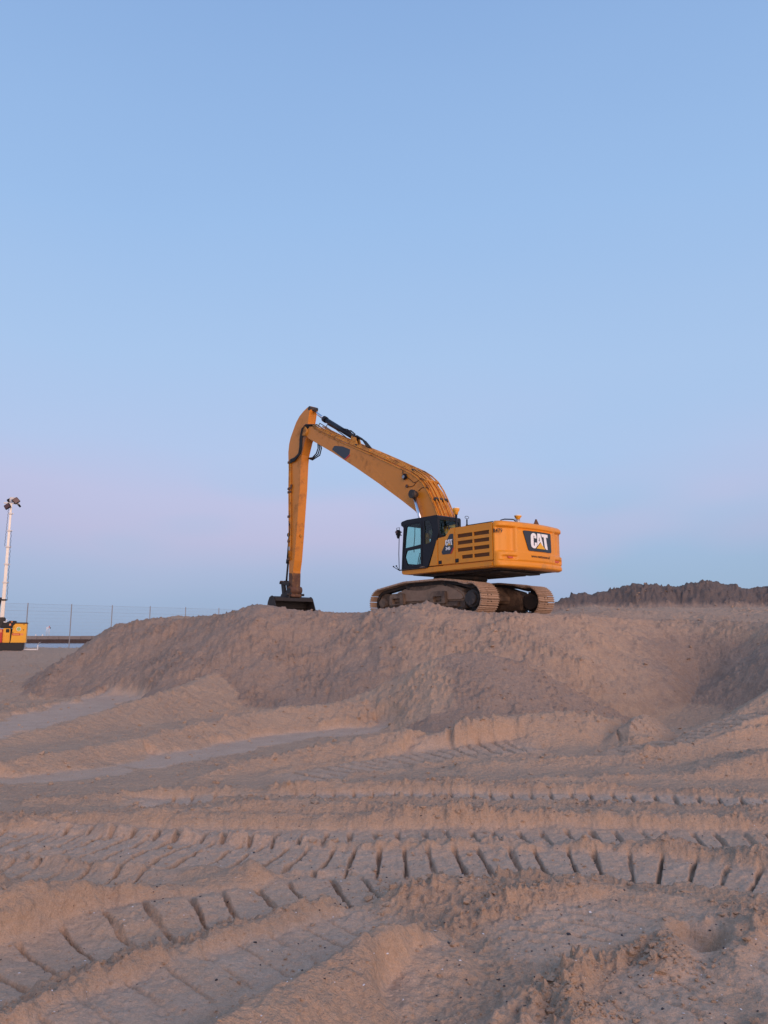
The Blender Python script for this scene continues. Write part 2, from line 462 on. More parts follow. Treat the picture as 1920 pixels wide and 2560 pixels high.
# ---- ramp on the right that closes the hollow, then the hollow itself
ridge(Q([(1560, 1868, 12.8), (1660, 1842, 13.2), (1758, 1813, 13.5), (1828, 1788, 13.8), (1886, 1750, 14.1), (1960, 1703, 14.4), (2060, 1660, 14.9), (2250, 1625, 15.5)]),
      0.40, 0.30, 0.15, 0.025, 1.2, 3.5, d=0.0, rg=0.6)
hx, hy = 6.2, 16.7
q = np.nonzero((np.abs(gx - hx) < 6) & (np.abs(gy - hy) < 5))[0]
pit = np.exp(-(((gx[q] - hx) / 2.1) ** 2 + ((gy[q] - hy) / 1.4) ** 2))
z[q] -= 0.62 * pit
comp[q] = np.maximum(comp[q], 0.5 * sstep(0.35, 0.8, pit))
rough[q] *= 1 - 0.5 * sstep(0.35, 0.8, pit)
# slab of sand with a tread print standing in the hollow
ridge(P([(1530, 1835, 0.18), (1575, 1805, 0.38), (1610, 1785, 0.42), (1640, 1800, 0.28)]), 0.9, 0.75, 0.06, 0.02, 2, 1.5, d=0.15, rg=0.5)

# ---- spoil heap before the bank
ridge(Q([(1580, 1800, 15.7), (1480, 1752, 15.6), (1400, 1708, 15.5), (1330, 1670, 15.4), (1270, 1647, 15.35), (1180, 1632, 15.3), (1080, 1648, 15.3), (1000, 1692, 15.35), (900, 1738, 15.4), (820, 1762, 15.2)]),
      0.50, 0.50, 0.10, 0.03, 1.3, 5, d=0.85, rg=0.85)
hp = np.nonzero((gy > 13.5) & (gy < 17.5) & (gx / gy > -0.10) & (gx / gy < 0.34))[0]
damp[hp] *= sstep(0.035, 0.11, gx[hp] / gy[hp] + 0.02 * fbm(gx[hp], gy[hp], 1.5, 3))
# spur of dry sand that runs down to the left
ridge(Q([(572, 1672, 19.6), (500, 1698, 18.0), (415, 1730, 16.5), (200, 1795, 13.8), (0, 1850, 12.0), (-200, 1895, 11.0)]), 0.50, 0.42, 0.10, 0.04, 1.2, 4, d=0.0, rg=0.55)
ridge(Q([(350, 1690, 20.8), (214, 1735, 18.6), (100, 1762, 16.8), (0, 1783, 15.5), (-200, 1810, 14.2)]), 0.45, 0.45, 0.10, 0.03, 1.0, 4, d=0.0, rg=0.5)
# the two long berms of the middle ground
ridge(Q([(940, 1745, 15.1), (850, 1757, 14.6), (700, 1772, 14.0), (560, 1796, 13.0), (300, 1853, 10.9), (0, 1905, 9.4), (-250, 1940, 8.6)]), 0.62, 0.45, 0.08, 0.045, 1.5, 3.5, d=0.0, rg=0.85)
ridge(Q([(470, 1955, 9.0), (560, 1920, 9.5), (700, 1885, 10.1), (850, 1855, 10.9), (1000, 1828, 11.3), (1200, 1800, 11.7), (1400, 1782, 12.2), (1540, 1798, 12.6)]), 0.6, 0.7, 0.08, 0.05, 1.6, 3.0, d=0.06, rg=1.1)
ridge(Q([(1950, 1790, 11.9), (1780, 1850, 10.8), (1600, 1882, 10.3), (1350, 1897, 10.0), (1150, 1908, 9.8)]), 0.55, 0.55, 0.08, 0.03, 1.5, 2.5, d=0.05, rg=0.8)

def strip(pts, half, zz=None, cc=0.85, soft=0.25):
    """smooth, wet, sky-pale band that a dragged blade or standing water left"""
    C = spline([ground(px, py, h) for px, py, h in pts])
    i, di, sg, arc, ch, en = near(gx, gy, C, half * 2.5)
    n_ = fbm(gx[i], gy[i], 1.3, 4, 0.55)
    m = sstep(half, half * (1 - soft), di + n_ * half * 0.45 + en) * sstep(0.45, 0.15, z[i] - ch[:, 0])
    z[i] = z[i] * (1 - 0.85 * m) + (ch[:, 0] + n_ * 0.006) * 0.85 * m
    comp[i] = comp[i] * (1 - m) + cc * m
    damp[i] *= (1 - m)
    rough[i] *= (1 - 0.9 * m)
strip([(400, 1712, 0.28), (290, 1745, 0.18), (150, 1785, 0.10), (0, 1818, 0.08), (-150, 1850, 0.05)], 0.75)
strip([(970, 1818, 0.03), (830, 1832, 0.02), (690, 1850, 0.0), (560, 1872, 0.0), (450, 1895, 0.0), (370, 1915, 0.0)], 0.42)
strip([(300, 1928, 0.0), (150, 1940, 0.0), (20, 1953, 0.0), (-150, 1965, 0)], 0.35, cc=0.7)
strip([(1130, 1858, 0.05), (1050, 1885, 0.03), (980, 1905, 0.02)], 0.28, cc=0.6)

# ---- near berms
ridge(Q([(1960, 1872, 9.7), (1800, 1910, 9.4), (1650, 1935, 9.2), (1400, 1946, 9.0), (1100, 1953, 8.9), (850, 1962, 8.8), (700, 1972, 8.6)]), 0.9, 0.2, 0.06, 0.05, 2.2, 2, d=0.1, rg=1.3)
ridge(Q([(60, 2003, 7.8), (200, 1988, 8.0), (350, 1980, 8.1), (520, 1982, 8.1), (640, 1990, 7.9)]), 0.25, 0.6, 0.06, 0.04, 2.2, 2, d=0.0, rg=0.9)
ridge(Q([(-150, 2045, 7.2), (0, 2042, 7.2), (300, 2045, 7.2), (480, 2025, 7.3), (600, 2003, 7.45), (750, 2001, 7.45), (900, 2010, 7.35), (1250, 2034, 7.12), (1600, 2048, 7.0), (1950, 2062, 6.9)]), 0.25, 0.9, 0.05, 0.04, 2.2, 2, d=0.0, rg=0.9)

def track(pts, width, depth, pitch=0.205, slot=0.030, lug=0.06, cc=0.55, bank=0.05, keep=1.0, seed=0, skew=0.0, flat=0.8, erase=0.0, vary=1.0):
    """print of a crawler track: pressed floor, deep narrow slots of the grousers, pushed-up rims"""
    C = spline(pts, 0.15)
    hw = width / 2
    i, di, sg, arc, ch, en = near(gx, gy, C, hw + 0.35)
    X, Y = gx[i], gy[i]
    n_ = fbm(X, Y, 2.6, 4, 0.55); n2 = fbm(X + 31, Y, 1.1, 3)
    dd = di + n_ * 0.045
    ins = sstep(hw, hw - 0.09, dd) * sstep(0.5, 0.0, en) * np.clip(keep + n2 * erase * 1.5, 0, 1)
    rim = np.exp(-((dd - hw - 0.07) / 0.075) ** 2) * sstep(0.4, 0.0, en)
    lat = di * sg
    ph = (arc + skew * lat + n_ * 0.006) / pitch + seed * 0.37
    cell = np.floor(ph + 0.5)
    f = np.abs(ph - cell - 0.07 * np.sin(cell * 78.233 + seed)) * pitch
    var = 0.75 + 0.25 * np.sin(cell * 12.9898 + seed) * np.cos(cell * 4.1 + seed * 2)
    hs = 0.5 + 0.5 * np.sin(cell * 37.719 + seed * 3.1 + 2.0 * (sg > 0))
    hs = hs * vary
    wv = slot * (0.8 + 0.5 * n_) * (0.8 + 0.4 * hs)
    g = sstep(wv, wv * 0.35, f) * var * sstep(hw - 0.02 - 0.10 * hs, hw - 0.09 - 0.12 * hs, dd) * np.clip(1.15 - 1.1 * vary * np.maximum(fbm(X - 7, Y, 3.7, 2), 0), 0.15, 1)
    pad = n_ * 0.012 + 0.010 * np.clip(billow(X, Y, 8.0, 2) - 0.2, -0.6, 1)
    floor_ = ch[:, 0] - depth + pad
    z[i] = z[i] * (1 - ins * flat) + floor_ * ins * flat
    z[i] += rim * bank * (0.7 + 0.6 * n_) - g * ins * lug
    comp[i] = comp[i] * (1 - ins) + ins * cc * (1 - 0.9 * g)
    damp[i] = damp[i] * (1 - ins) + ins * 0.12
    rough[i] = rough[i] * (1 - ins * 0.55) + 0.8 * rim * (1 - ins) * 0.5

track(P([(1520, 1842, 0.15), (1580, 1818, 0.28), (1660, 1792, 0.35)]), 0.8, 0.0, lug=0.07, cc=0.2, seed=12, flat=0.0, bank=0.0, pitch=0.17)
# prints, far to near
track(P([(760, 1945, 0.0), (880, 1922, 0.02), (1000, 1902, 0.03), (1150, 1882, 0.06), (1300, 1866, 0.10)]), 0.85, 0.0, lug=0.075, cc=0.5, seed=1, erase=0.3, slot=0.036)
track(P([(1560, 1875, 0.12), (1700, 1835, 0.28), (1830, 1790, 0.48), (1960, 1745, 0.70)]), 0.75, 0.03, lug=0.06, cc=0.3, seed=2, erase=0.4)
track(P([(380, 2012, -0.03), (600, 2004, -0.03), (800, 1999, -0.03), (1000, 1996, -0.03), (1300, 1997, -0.03), (1640, 2000, -0.01), (1980, 2010, 0.02)]), 0.74, 0.03, lug=0.085, cc=0.75, seed=3, erase=0.3)
track(P([(120, 2085, -0.03), (360, 2090, -0.03), (600, 2093, -0.03), (830, 2094, -0.03), (1200, 2092, -0.03), (1550, 2092, -0.03), (1980, 2105, -0.03)]), 0.72, 0.03, lug=0.075, cc=0.6, seed=4, erase=0.35)
track(P([(-300, 2180, -0.02), (0, 2178, -0.02), (250, 2182, -0.02), (420, 2190, -0.02)]), 0.80, 0.02, lug=0.055, cc=0.4, seed=5, erase=0.7)
ridge(Q([(820, 2110, 6.45), (1000, 2113, 6.42), (1250, 2113, 6.42), (1500, 2115, 6.40), (1750, 2142, 6.12), (1980, 2180, 5.8)]), 0.7, 0.7, 0.03, 0.025, 3, 1.0, d=0.0, rg=0.8)
ridge(Q([(-150, 2262, 4.58), (0, 2243, 4.70), (180, 2217, 4.90), (330, 2204, 5.0), (480, 2196, 5.10), (600, 2192, 5.30)]), 0.7, 0.75, 0.04, 0.045, 3, 1.5, d=0.0, rg=0.9)
track(P([(-250, 2098, -0.02), (0, 2104, -0.02), (250, 2116, -0.02), (480, 2132, -0.02), (680, 2148, -0.03), (860, 2157, -0.03), (1050, 2159, -0.03), (1300, 2156, -0.03), (1550, 2163, -0.03), (1750, 2183, -0.03), (1980, 2218, -0.03)]), 0.94, 0.045, lug=0.075, slot=0.028, cc=0.6, seed=7, erase=0.2, vary=0.6)
ridge(Q([(900, 2214, 5.28), (1000, 2203, 5.15), (1150, 2200, 5.12), (1400, 2210, 5.15), (1700, 2240, 5.02), (1980, 2280, 4.78)]), 0.7, 0.30, 0.04, 0.035, 2.2, 1.2, d=0.04, rg=0.7)
track(P([(-120, 2490, -0.08), (60, 2420, -0.08), (250, 2365, -0.08), (430, 2312, -0.06), (620, 2262, -0.02), (800, 2225, 0.0), (960, 2200, 0.03)]), 0.84, 0.05, lug=0.075, cc=0.5, seed=8, pitch=0.225, erase=0.35, vary=0.6, flat=0.6, slot=0.026)
ridge(Q([(-100, 2600, 3.33), (100, 2505, 3.56), (250, 2442, 3.80), (400, 2386, 4.05), (560, 2336, 4.30), (700, 2290, 4.60), (830, 2256, 4.95)]), 0.8, 0.25, 0.03, 0.03, 3, 1.0, d=0.1, rg=0.6)
track(P([(100, 2640, 0.0), (330, 2530, 0.0), (560, 2440, 0.0), (760, 2370, 0.0), (920, 2310, 0.0)]), 0.62, 0.015, lug=0.014, cc=0.65, seed=9, erase=0.6, slot=0.02)
ridge(Q([(430, 2620, 2.78), (560, 2545, 3.05), (700, 2468, 3.36), (850, 2388, 3.70), (960, 2340, 3.95), (1050, 2312, 4.12), (1110, 2335, 4.35)]), 1.0, 0.75, 0.03, 0.03, 3, 1.2, d=0.0, rg=0.3)
track(P([(1120, 2500, 0.02), (1210, 2420, 0.02), (1320, 2350, 0.02), (1480, 2300, 0.03), (1700, 2275, 0.03)]), 0.7, 0.015, lug=0.016, cc=0.6, seed=10, erase=0.7, skew=0.8, slot=0.025)
track(P([(1500, 2620, 0.0), (1620, 2520, 0.0), (1800, 2420, 0.02), (2000, 2350, 0.02)]), 0.7, 0.015, lug=0.012, cc=0.55, seed=11, erase=0.8, slot=0.02)
ridge(P([(1400, 2610, 0.03), (1440, 2520, 0.06), (1400, 2450, 0.03)]), 0.7, 0.7, 0.03, 0.04, 3, 0.6, d=0.05, rg=0.6)
ridge(P([(1640, 2420, 0.02), (1660, 2360, 0.07), (1690, 2290, 0.05)]), 0.7, 0.7, 0.03, 0.04, 3, 0.6, d=0.05, rg=0.6)
ridge(P([(1830, 2420, 0.03), (1850, 2330, 0.06), (1900, 2290, 0.07)]), 0.5, 0.7, 0.03, 0.03, 5, 0.6, d=0.1, rg=0.7)
hx, hy, _ = ground(1745, 2335, 0.02)
q = np.nonzero((np.abs(gx - hx) < 0.5) & (np.abs(gy - hy) < 0.5))[0]
bowl = np.exp(-(((gx[q] - hx) / 0.14) ** 2 + ((gy[q] - hy) / 0.16) ** 2) ** 2)
z[q] -= 0.16 * bowl
comp[q] = np.maximum(comp[q], bowl * 0.5)

# level pad under the crawler and a dent behind it, then crumbs and clods everywhere loose
MX, MY, YAW, YUC = 2.45, 24.7, 0.70, 0.75
lt = -(gx - MX) * math.sin(YUC) + (gy - MY) * math.cos(YUC)
lu = -(gx - MX) * math.cos(YUC) - (gy - MY) * math.sin(YUC)
pad = sstep(3.1, 2.3, np.abs(lt)) * sstep(2.3, 1.75, np.abs(lu))
z = z * (1 - pad) + (Z0 - 0.02) * pad
far = sstep(5, 20, gy)
def clods(f, thr, sh=0.0):
    return np.maximum(perlin(gx * f + sh, gy * f - sh) - thr, 0)
nearm = sstep(15, 6, gy)
rr = np.clip(rough, 0, 1.3)
patch = np.clip(0.75 + 0.9 * fbm(gx, gy, 0.8, 3), 0.1, 1.7)      # crumbs gather in patches
z = z + rr * patch * far * (0.09 * clods(3.1, 0.15) + 0.12 * clods(6.3, 0.12, 4.0) + 0.11 * clods(12.7, 0.06, 9.0))
z = z + rr * (0.012 + 0.012 * far) * fbm(gx, gy, 5.0, 4, 0.6)
z = z + rr * patch * nearm * (0.040 * clods(7.0, 0.15, 2.0) + 0.044 * clods(15.0, 0.12, 7.0) + 0.038 * clods(31.0, 0.05, 3.0))
z = z + soil * (0.12 * clods(1.7, 0.0, 1.0) + 0.12 * clods(4.3, 0.05, 6.0))
z = z + (0.3 + rr) * nearm * 0.0022 * fbm(gx, gy, 38, 2)

Vv = np.stack([gx, gy, z], 1).astype(np.float32)
me = bpy.data.meshes.new('sand_ground')
me.vertices.add(NR * NC)
me.vertices.foreach_set('co', Vv.ravel())
ii = (np.arange(NR - 1)[:, None] * NC + np.arange(NC - 1)[None, :]).ravel()
quads = np.stack([ii, ii + 1, ii + NC + 1, ii + NC], 1).astype(np.int32)
me.loops.add(quads.size)
me.loops.foreach_set('vertex_index', quads.ravel())
me.polygons.add(len(quads))
me.polygons.foreach_set('loop_start', np.arange(0, quads.size, 4, dtype=np.int32))
me.polygons.foreach_set('loop_total', np.full(len(quads), 4, np.int32))
me.polygons.foreach_set('use_smooth', np.ones(len(quads), bool))
me.update()
ca = me.color_attributes.new('sand', 'FLOAT_COLOR', 'POINT')
ca.data.foreach_set('color', np.stack([np.clip(damp, 0, 1), np.clip(comp, 0, 1), np.clip(soil, 0, 1), np.ones_like(z)], 1).astype(np.float32).ravel())
me.materials.append(MAT['sand'])
og = bpy.data.objects.new('sand_ground', me)
COL.objects.link(og)
og['kind'] = 'structure'
print('terrain', NR, NC, NR * NC * 2)

ZG = z.reshape(NR, NC)
def height(x, y):
    x = np.atleast_1d(x).astype(float); y = np.atleast_1d(y).astype(float)
    r = np.clip(np.searchsorted(YS, y) - 1, 0, NR - 2)
    c = np.clip(np.searchsorted(US, x / y) - 1, 0, NC - 2)
    fr = np.clip((y - YS[r]) / (YS[r + 1] - YS[r]), 0, 1)
    fc = np.clip((x / y - US[c]) / (US[c + 1] - US[c]), 0, 1)
    return (ZG[r, c] * (1 - fc) + ZG[r, c + 1] * fc) * (1 - fr) + (ZG[r + 1, c] * (1 - fc) + ZG[r + 1, c + 1] * fc) * fr

# sea out to the horizon
bm = bmesh.new()
for xx, yy in ((-30000, 50), (30000, 50), (30000, 50000), (-30000, 50000)):
    bm.verts.new((xx, yy, -2.0))
bm.faces.new(bm.verts[:])
ms = bpy.data.meshes.new('sea'); bm.to_mesh(ms); bm.free(); ms.materials.append(MAT['sea'])
so = bpy.data.objects.new('sea', ms); COL.objects.link(so); so['kind'] = 'structure'

# loose clods, dark pebbles and broken shells lying on the sand
def icosa():
    p = (1 + 5 ** 0.5) / 2
    v = np.array([(-1, p, 0), (1, p, 0), (-1, -p, 0), (1, -p, 0), (0, -1, p), (0, 1, p), (0, -1, -p), (0, 1, -p), (p, 0, -1), (p, 0, 1), (-p, 0, -1), (-p, 0, 1)]) / (1 + p * p) ** 0.5
    f = np.array([(0, 11, 5), (0, 5, 1), (0, 1, 7), (0, 7, 10), (0, 10, 11), (1, 5, 9), (5, 11, 4), (11, 10, 2), (10, 7, 6), (7, 1, 8), (3, 9, 4), (3, 4, 2), (3, 2, 6), (3, 6, 8), (3, 8, 9), (4, 9, 5), (2, 4, 11), (6, 2, 10), (8, 6, 7), (9, 8, 1)])
    return v, f
IV, IF = icosa()
def scatter(name, x, y, size, flat, mat, sink=0.3, col=None, smooth=False):
    n = len(x)
    hz = height(x, y)
    v = IV[None] * (1 + RNG.normal(0, 0.28, (n, 12, 1)))
    sc_ = size[:, None] * np.stack([RNG.uniform(0.7, 1.3, n), RNG.uniform(0.7, 1.3, n), RNG.uniform(0.6, 1.0, n) * flat], 1)
    v = v * sc_[:, None, :]
    a_ = RNG.uniform(0, 6.28, n); ca_, sa_ = np.cos(a_)[:, None], np.sin(a_)[:, None]
    tl = RNG.normal(0, 0.35, n)[:, None]
    vx, vy, vz = v[..., 0], v[..., 1], v[..., 2]
    vz, vx = vz * np.cos(tl) + vx * np.sin(tl), vx * np.cos(tl) - vz * np.sin(tl)
    vx, vy = vx * ca_ - vy * sa_, vx * sa_ + vy * ca_
    co_ = np.stack([vx + x[:, None], vy + y[:, None], vz + (hz + size * flat * (0.6 - sink))[:, None]], -1).reshape(-1, 3)
    fc = (IF[None] + 12 * np.arange(n)[:, None, None]).reshape(-1, 3)
    m_ = bpy.data.meshes.new(name)
    m_.vertices.add(len(co_)); m_.vertices.foreach_set('co', co_.astype(np.float32).ravel())
    m_.loops.add(fc.size); m_.loops.foreach_set('vertex_index', fc.astype(np.int32).ravel())
    m_.polygons.add(len(fc)); m_.polygons.foreach_set('loop_start', np.arange(0, fc.size, 3, dtype=np.int32)); m_.polygons.foreach_set('loop_total', np.full(len(fc), 3, np.int32))
    m_.polygons.foreach_set('use_smooth', np.full(len(fc), smooth, bool))
    m_.update()
    if col is not None:
        ca2 = m_.color_attributes.new('sand', 'FLOAT_COLOR', 'POINT')
        ca2.data.foreach_set('color', np.repeat(col, 12, 0).astype(np.float32).ravel())
    m_.materials.append(MAT[mat])
    o = bpy.data.objects.new(name, m_); COL.objects.link(o); o['kind'] = 'stuff'
    return o
def sample(grid_, x, y):
    g_ = grid_.reshape(NR, NC)
    r = np.clip(np.searchsorted(YS, y) - 1, 0, NR - 1); c = np.clip(np.searchsorted(US, x / y) - 1, 0, NC - 1)
    return g_[r, c]
nn = 120000
yy = np.exp(RNG.uniform(math.log(3.0), math.log(30), nn)); xx = RNG.uniform(-0.62, 0.62, nn) * yy
rg_ = sample(rough, xx, yy); pc_ = sample(patch, xx, yy)
keep = RNG.random(nn) < np.clip((rg_ - 0.30) * 0.42 * pc_, 0.05, 0.8)
xx, yy = xx[keep], yy[keep]
size = 0.0034 * (RNG.pareto(2.3, len(xx)) + 1) * (0.7 + 0.085 * yy)
size = np.minimum(size, 0.016 + 0.0018 * yy)
scatter('sand_clods', xx, yy, size, 0.8, 'sand', 0.35, np.stack([sample(damp, xx, yy), 0.3 * sample(comp, xx, yy), xx * 0, xx * 0 + 1], 1), False)
cx1 = [ground(1450, 2510, 0.03), ground(1665, 2390, 0.03), ground(1000, 2215, 0.05), ground(1200, 2210, 0.05)]
pc = np.concatenate([np.stack([RNG.normal(c_[0], 0.11, 170), RNG.normal(c_[1], 0.13, 170)], 1) for c_ in cx1])
scatter('sand_crumbs', pc[:, 0], pc[:, 1], 0.006 * (RNG.pareto(2.0, len(pc)) * 0.8 + 1).clip(0, 4.5), 0.8, 'sand', 0.3, np.stack([pc[:, 0] * 0 + 0.1, pc[:, 0] * 0, pc[:, 0] * 0, pc[:, 0] * 0 + 1], 1), False)
nn = 520
yy = np.exp(RNG.uniform(math.log(3.0), math.log(9), nn)); xx = RNG.uniform(-0.6, 0.6, nn) * yy
scatter('dark_pebbles', xx, yy, RNG.uniform(0.0025, 0.0065, nn) * np.minimum(RNG.pareto(3.5, nn) * 0.5 + 1, 2.0), 0.7, 'pebble', 0.2, None, True)
nn = 420
yy = np.exp(RNG.uniform(math.log(3.0), math.log(8), nn)); xx = RNG.uniform(-0.6, 0.6, nn) * yy
scatter('shell_bits', xx, yy, RNG.uniform(0.0025, 0.0055, nn) * np.minimum(RNG.pareto(3.5, nn) * 0.5 + 1, 2.0), 0.35, 'shell', 0.1)

# ------------------------------------------------------------------ mesh helpers
class MB:
    """collects boxes, bars, tubes and extruded outlines; build() links them as ONE mesh object"""
    def __init__(self):
        self.bm = bmesh.new(); self.mats = []
    def _mi(self, m):
        if m is None: return 0
        if m not in self.mats: self.mats.append(m)
        return self.mats.index(m)
    def _mark(self, faces, m):
        k = self._mi(m)
        for f in faces: f.material_index = k
    def box(self, x0, x1, y0, y1, z0, z1, m=None, bev=0.0, rot=None):
        vs = [self.bm.verts.new(p) for p in ((x0, y0, z0), (x1, y0, z0), (x1, y1, z0), (x0, y1, z0), (x0, y0, z1), (x1, y0, z1), (x1, y1, z1), (x0, y1, z1))]
        fs = [self.bm.faces.new([vs[i] for i in q]) for q in ((0, 3, 2, 1), (4, 5, 6, 7), (0, 1, 5, 4), (1, 2, 6, 5), (2, 3, 7, 6), (3, 0, 4, 7))]
        self._mark(fs, m)
        if rot is not None:
            c = Vector(((x0 + x1) / 2, (y0 + y1) / 2, (z0 + z1) / 2))
            for v in vs: v.co = c + rot @ (v.co - c)
        if bev:
            es = list({e for f in fs for e in f.edges})
            r = bmesh.ops.bevel(self.bm, geom=es, offset=bev, segments=2, affect='EDGES', clamp_overlap=True)
            self._mark([f for f in r['faces']], m)
        return self
    def prism(self, pts, y0, y1, m=None, bev=0.0, axes='xz', scale=None):
        """extrude an outline; axes 'xz' → along y, 'yz' → along x, 'xy' → along z"""
        def co(p, d, k=1.0):
            return {'xz': (p[0], d, p[1]), 'yz': (d, p[0], p[1]), 'xy': (p[0], p[1], d)}[axes]
        A = [self.bm.verts.new(co(p, y0 * (scale(p) if scale else 1))) for p in pts]
        B = [self.bm.verts.new(co(p, y1 * (scale(p) if scale else 1))) for p in pts]
        n = len(pts)
        fs = [self.bm.faces.new(A), self.bm.faces.new(B[::-1])]
        for i in range(n):
            fs.append(self.bm.faces.new((A[i], B[i], B[(i + 1) % n], A[(i + 1) % n])))
        self._mark(fs, m)
        if bev:
            es = [e for e in fs[0].edges] + [e for e in fs[1].edges]
            r = bmesh.ops.bevel(self.bm, geom=es, offset=bev, segments=2, affect='EDGES', clamp_overlap=True)
            self._mark(r['faces'], m)
        return self
    def tube(self, pts, r, m=None, seg=8, caps=True):
        pts = [Vector(p) for p in pts]
        rs = r if isinstance(r, (list, tuple)) else [r] * len(pts)
        rings = []
        up = None
        for i, p in enumerate(pts):
            a = pts[max(i - 1, 0)]; b = pts[min(i + 1, len(pts) - 1)]
            d = (b - a).normalized()
            if up is None:
                up = d.orthogonal().normalized()
            up = (up - d * up.dot(d))
            up = up.normalized() if up.length > 1e-6 else d.orthogonal().normalized()
            s = d.cross(up)
            rings.append([self.bm.verts.new(p + (up * math.cos(2 * math.pi * k / seg) + s * math.sin(2 * math.pi * k / seg)) * rs[i]) for k in range(seg)])
        fs = []
        for A, B in zip(rings, rings[1:]):
            for k in range(seg):
                f = self.bm.faces.new((A[k], A[(k + 1) % seg], B[(k + 1) % seg], B[k])); f.smooth = True
                fs.append(f)
        if caps:
            fs.append(self.bm.faces.new(rings[0][::-1])); fs.append(self.bm.faces.new(rings[-1]))
        self._mark(fs, m)
        return self
    def disc(self, c, axis, r, h, m=None, seg=24, bev=0.0):
        c = Vector(c); a = Vector(axis).normalized()
        return self.tube([c - a * h / 2, c + a * h / 2], r, m, seg)
    def build(self, name, mat, parent=None, loc=(0, 0, 0), rot=(0, 0, 0)):
        bmesh.ops.recalc_face_normals(self.bm, faces=self.bm.faces[:])
        me = bpy.data.meshes.new(name)
        self.bm.to_mesh(me); self.bm.free()
        me.materials.append(MAT[mat] if isinstance(mat, str) else mat)
        for k in self.mats[1:] if (self.mats and self.mats[0] == mat) else self.mats:
            if k != mat: me.materials.append(MAT[k])
        return link(name, me, parent, loc, rot)
def link(name, me, parent=None, loc=(0, 0, 0), rot=(0, 0, 0)):
    o = bpy.data.objects.new(name, me)
    COL.objects.link(o)
    o.parent = parent; o.location = loc; o.rotation_euler = rot
    return o
def mbm(first):
    b = MB(); b.mats = [first]; return b
def empty(name, loc=(0, 0, 0), rz=0.0, parent=None):
    o = bpy.data.objects.new(name, None); COL.objects.link(o)
    o.empty_display_size = 0.3; o.location = loc; o.rotation_euler = (0, 0, rz); o.parent = parent
    return o
def tag(o, label, cat, group=None):
    o['label'] = label; o['category'] = cat
    if group: o['group'] = group
    return o

def flat_shape(outlines, depth):
    """filled 2-D outline with holes, given a thickness; returns a mesh in its own XY plane"""
    cu = bpy.data.curves.new('outline', 'CURVE'); cu.dimensions = '2D'; cu.fill_mode = 'BOTH'; cu.extrude = depth / 2
    for ol in outlines:
        sp = cu.splines.new('POLY'); sp.points.add(len(ol) - 1); sp.use_cyclic_u = True
        for p, q in zip(sp.points, ol): p.co = (q[0], q[1], 0, 1)
    o = bpy.data.objects.new('outline', cu); COL.objects.link(o)
    dg = bpy.context.evaluated_depsgraph_get()
    me = bpy.data.meshes.new_from_object(o.evaluated_get(dg))
    bpy.data.objects.remove(o); bpy.data.curves.remove(cu)
    return me
def text_shape(body, size, depth, sx=1.0, bold=0.0, align='LEFT'):
    cu = bpy.data.curves.new('lettering', 'FONT'); cu.body = body; cu.size = size; cu.extrude = depth / 2; cu.offset = bold; cu.align_x = align
    o = bpy.data.objects.new('lettering', cu); COL.objects.link(o)
    dg = bpy.context.evaluated_depsgraph_get()
    me = bpy.data.meshes.new_from_object(o.evaluated_get(dg))
    bpy.data.objects.remove(o); bpy.data.curves.remove(cu)
    for v in me.vertices: v.co.x *= sx
    return me
def put(me, name, mat, parent, M_):
    """move a flat shape's mesh into place (4x4), link it"""
    me.transform(M_); me.materials.clear(); me.materials.append(MAT[mat]); me.name = name
    return link(name, me, parent)
# left flank of the machine: outline given as (t forward, w up), facing +u
def flank(u): return Matrix(((1, 0, 0, 0), (0, 0, 1, u), (0, 1, 0, 0), (0, 0, 0, 1)))
def flank_text(t, u, w_): return Matrix(((-1, 0, 0, t), (0, 0, 1, u), (0, 1, 0, w_), (0, 0, 0, 1)))   # reads from the left flank
def tail(t): return Matrix(((0, 0, -1, t), (1, 0, 0, 0), (0, 1, 0, 0), (0, 0, 0, 1)))                   # outline (u, w) facing backwards
def rounded(pts, r, n=4):
    out = []
    m = len(pts)
    for i in range(m):
        p0, p, p1 = Vector(pts[i - 1][:2]), Vector(pts[i][:2]), Vector(pts[(i + 1) % m][:2])
        a, b = (p0 - p), (p1 - p)
        k = min(r, a.length * 0.45, b.length * 0.45)
        A, B = p + a.normalized() * k, p + b.normalized() * k
        for j in range(n + 1):
            t = j / n
            out.append(tuple((1 - t) ** 2 * A + 2 * t * (1 - t) * p + t * t * B))
    return out

# ------------------------------------------------------------------ excavator
EX = empty('excavator', (MX, MY, Z0), YAW + math.pi / 2)
tag(EX, 'yellow long-reach crawler excavator with black cab parked on top of the sand bank', 'excavator')

# ---- crawler tracks
LOOP = []
def arc(cx, cz, r, a0, a1, n=14):
    return [(cx + r * math.cos(a0 + (a1 - a0) * k / n), cz + r * math.sin(a0 + (a1 - a0) * k / n)) for k in range(n + 1)]
LOOP += [(-1.85, 0.03), (0, 0.0), (1.80, 0.03)]
LOOP += arc(1.93, 0.45, 0.42, R(-75), R(82))
LOOP += [(1.35, 0.965), (0.80, 1.045), (0.0, 1.055), (-0.75, 1.06), (-1.35, 0.99)]
LOOP += arc(-1.86, 0.47, 0.445, R(72), R(270))
def resample(loop, n):
    P_ = [Vector((a, b)) for a, b in loop]; P_.append(P_[0])
    L = [0]
    for a, b in zip(P_, P_[1:]): L.append(L[-1] + (b - a).length)
    out = []
    for k in range(n):
        s = L[-1] * k / n
        i = max(j for j in range(len(L) - 1) if L[j] <= s)
        f = (s - L[i]) / max(L[i + 1] - L[i], 1e-9)
        out.append(P_[i].lerp(P_[i + 1], f))
    return out, L[-1]
_, LEN = resample(LOOP, 10)
NSH = round(LEN / 0.19)
CEN, _ = resample(LOOP, NSH)
SW = 0.80
sb = mbm('shoe')
pt = LEN / NSH
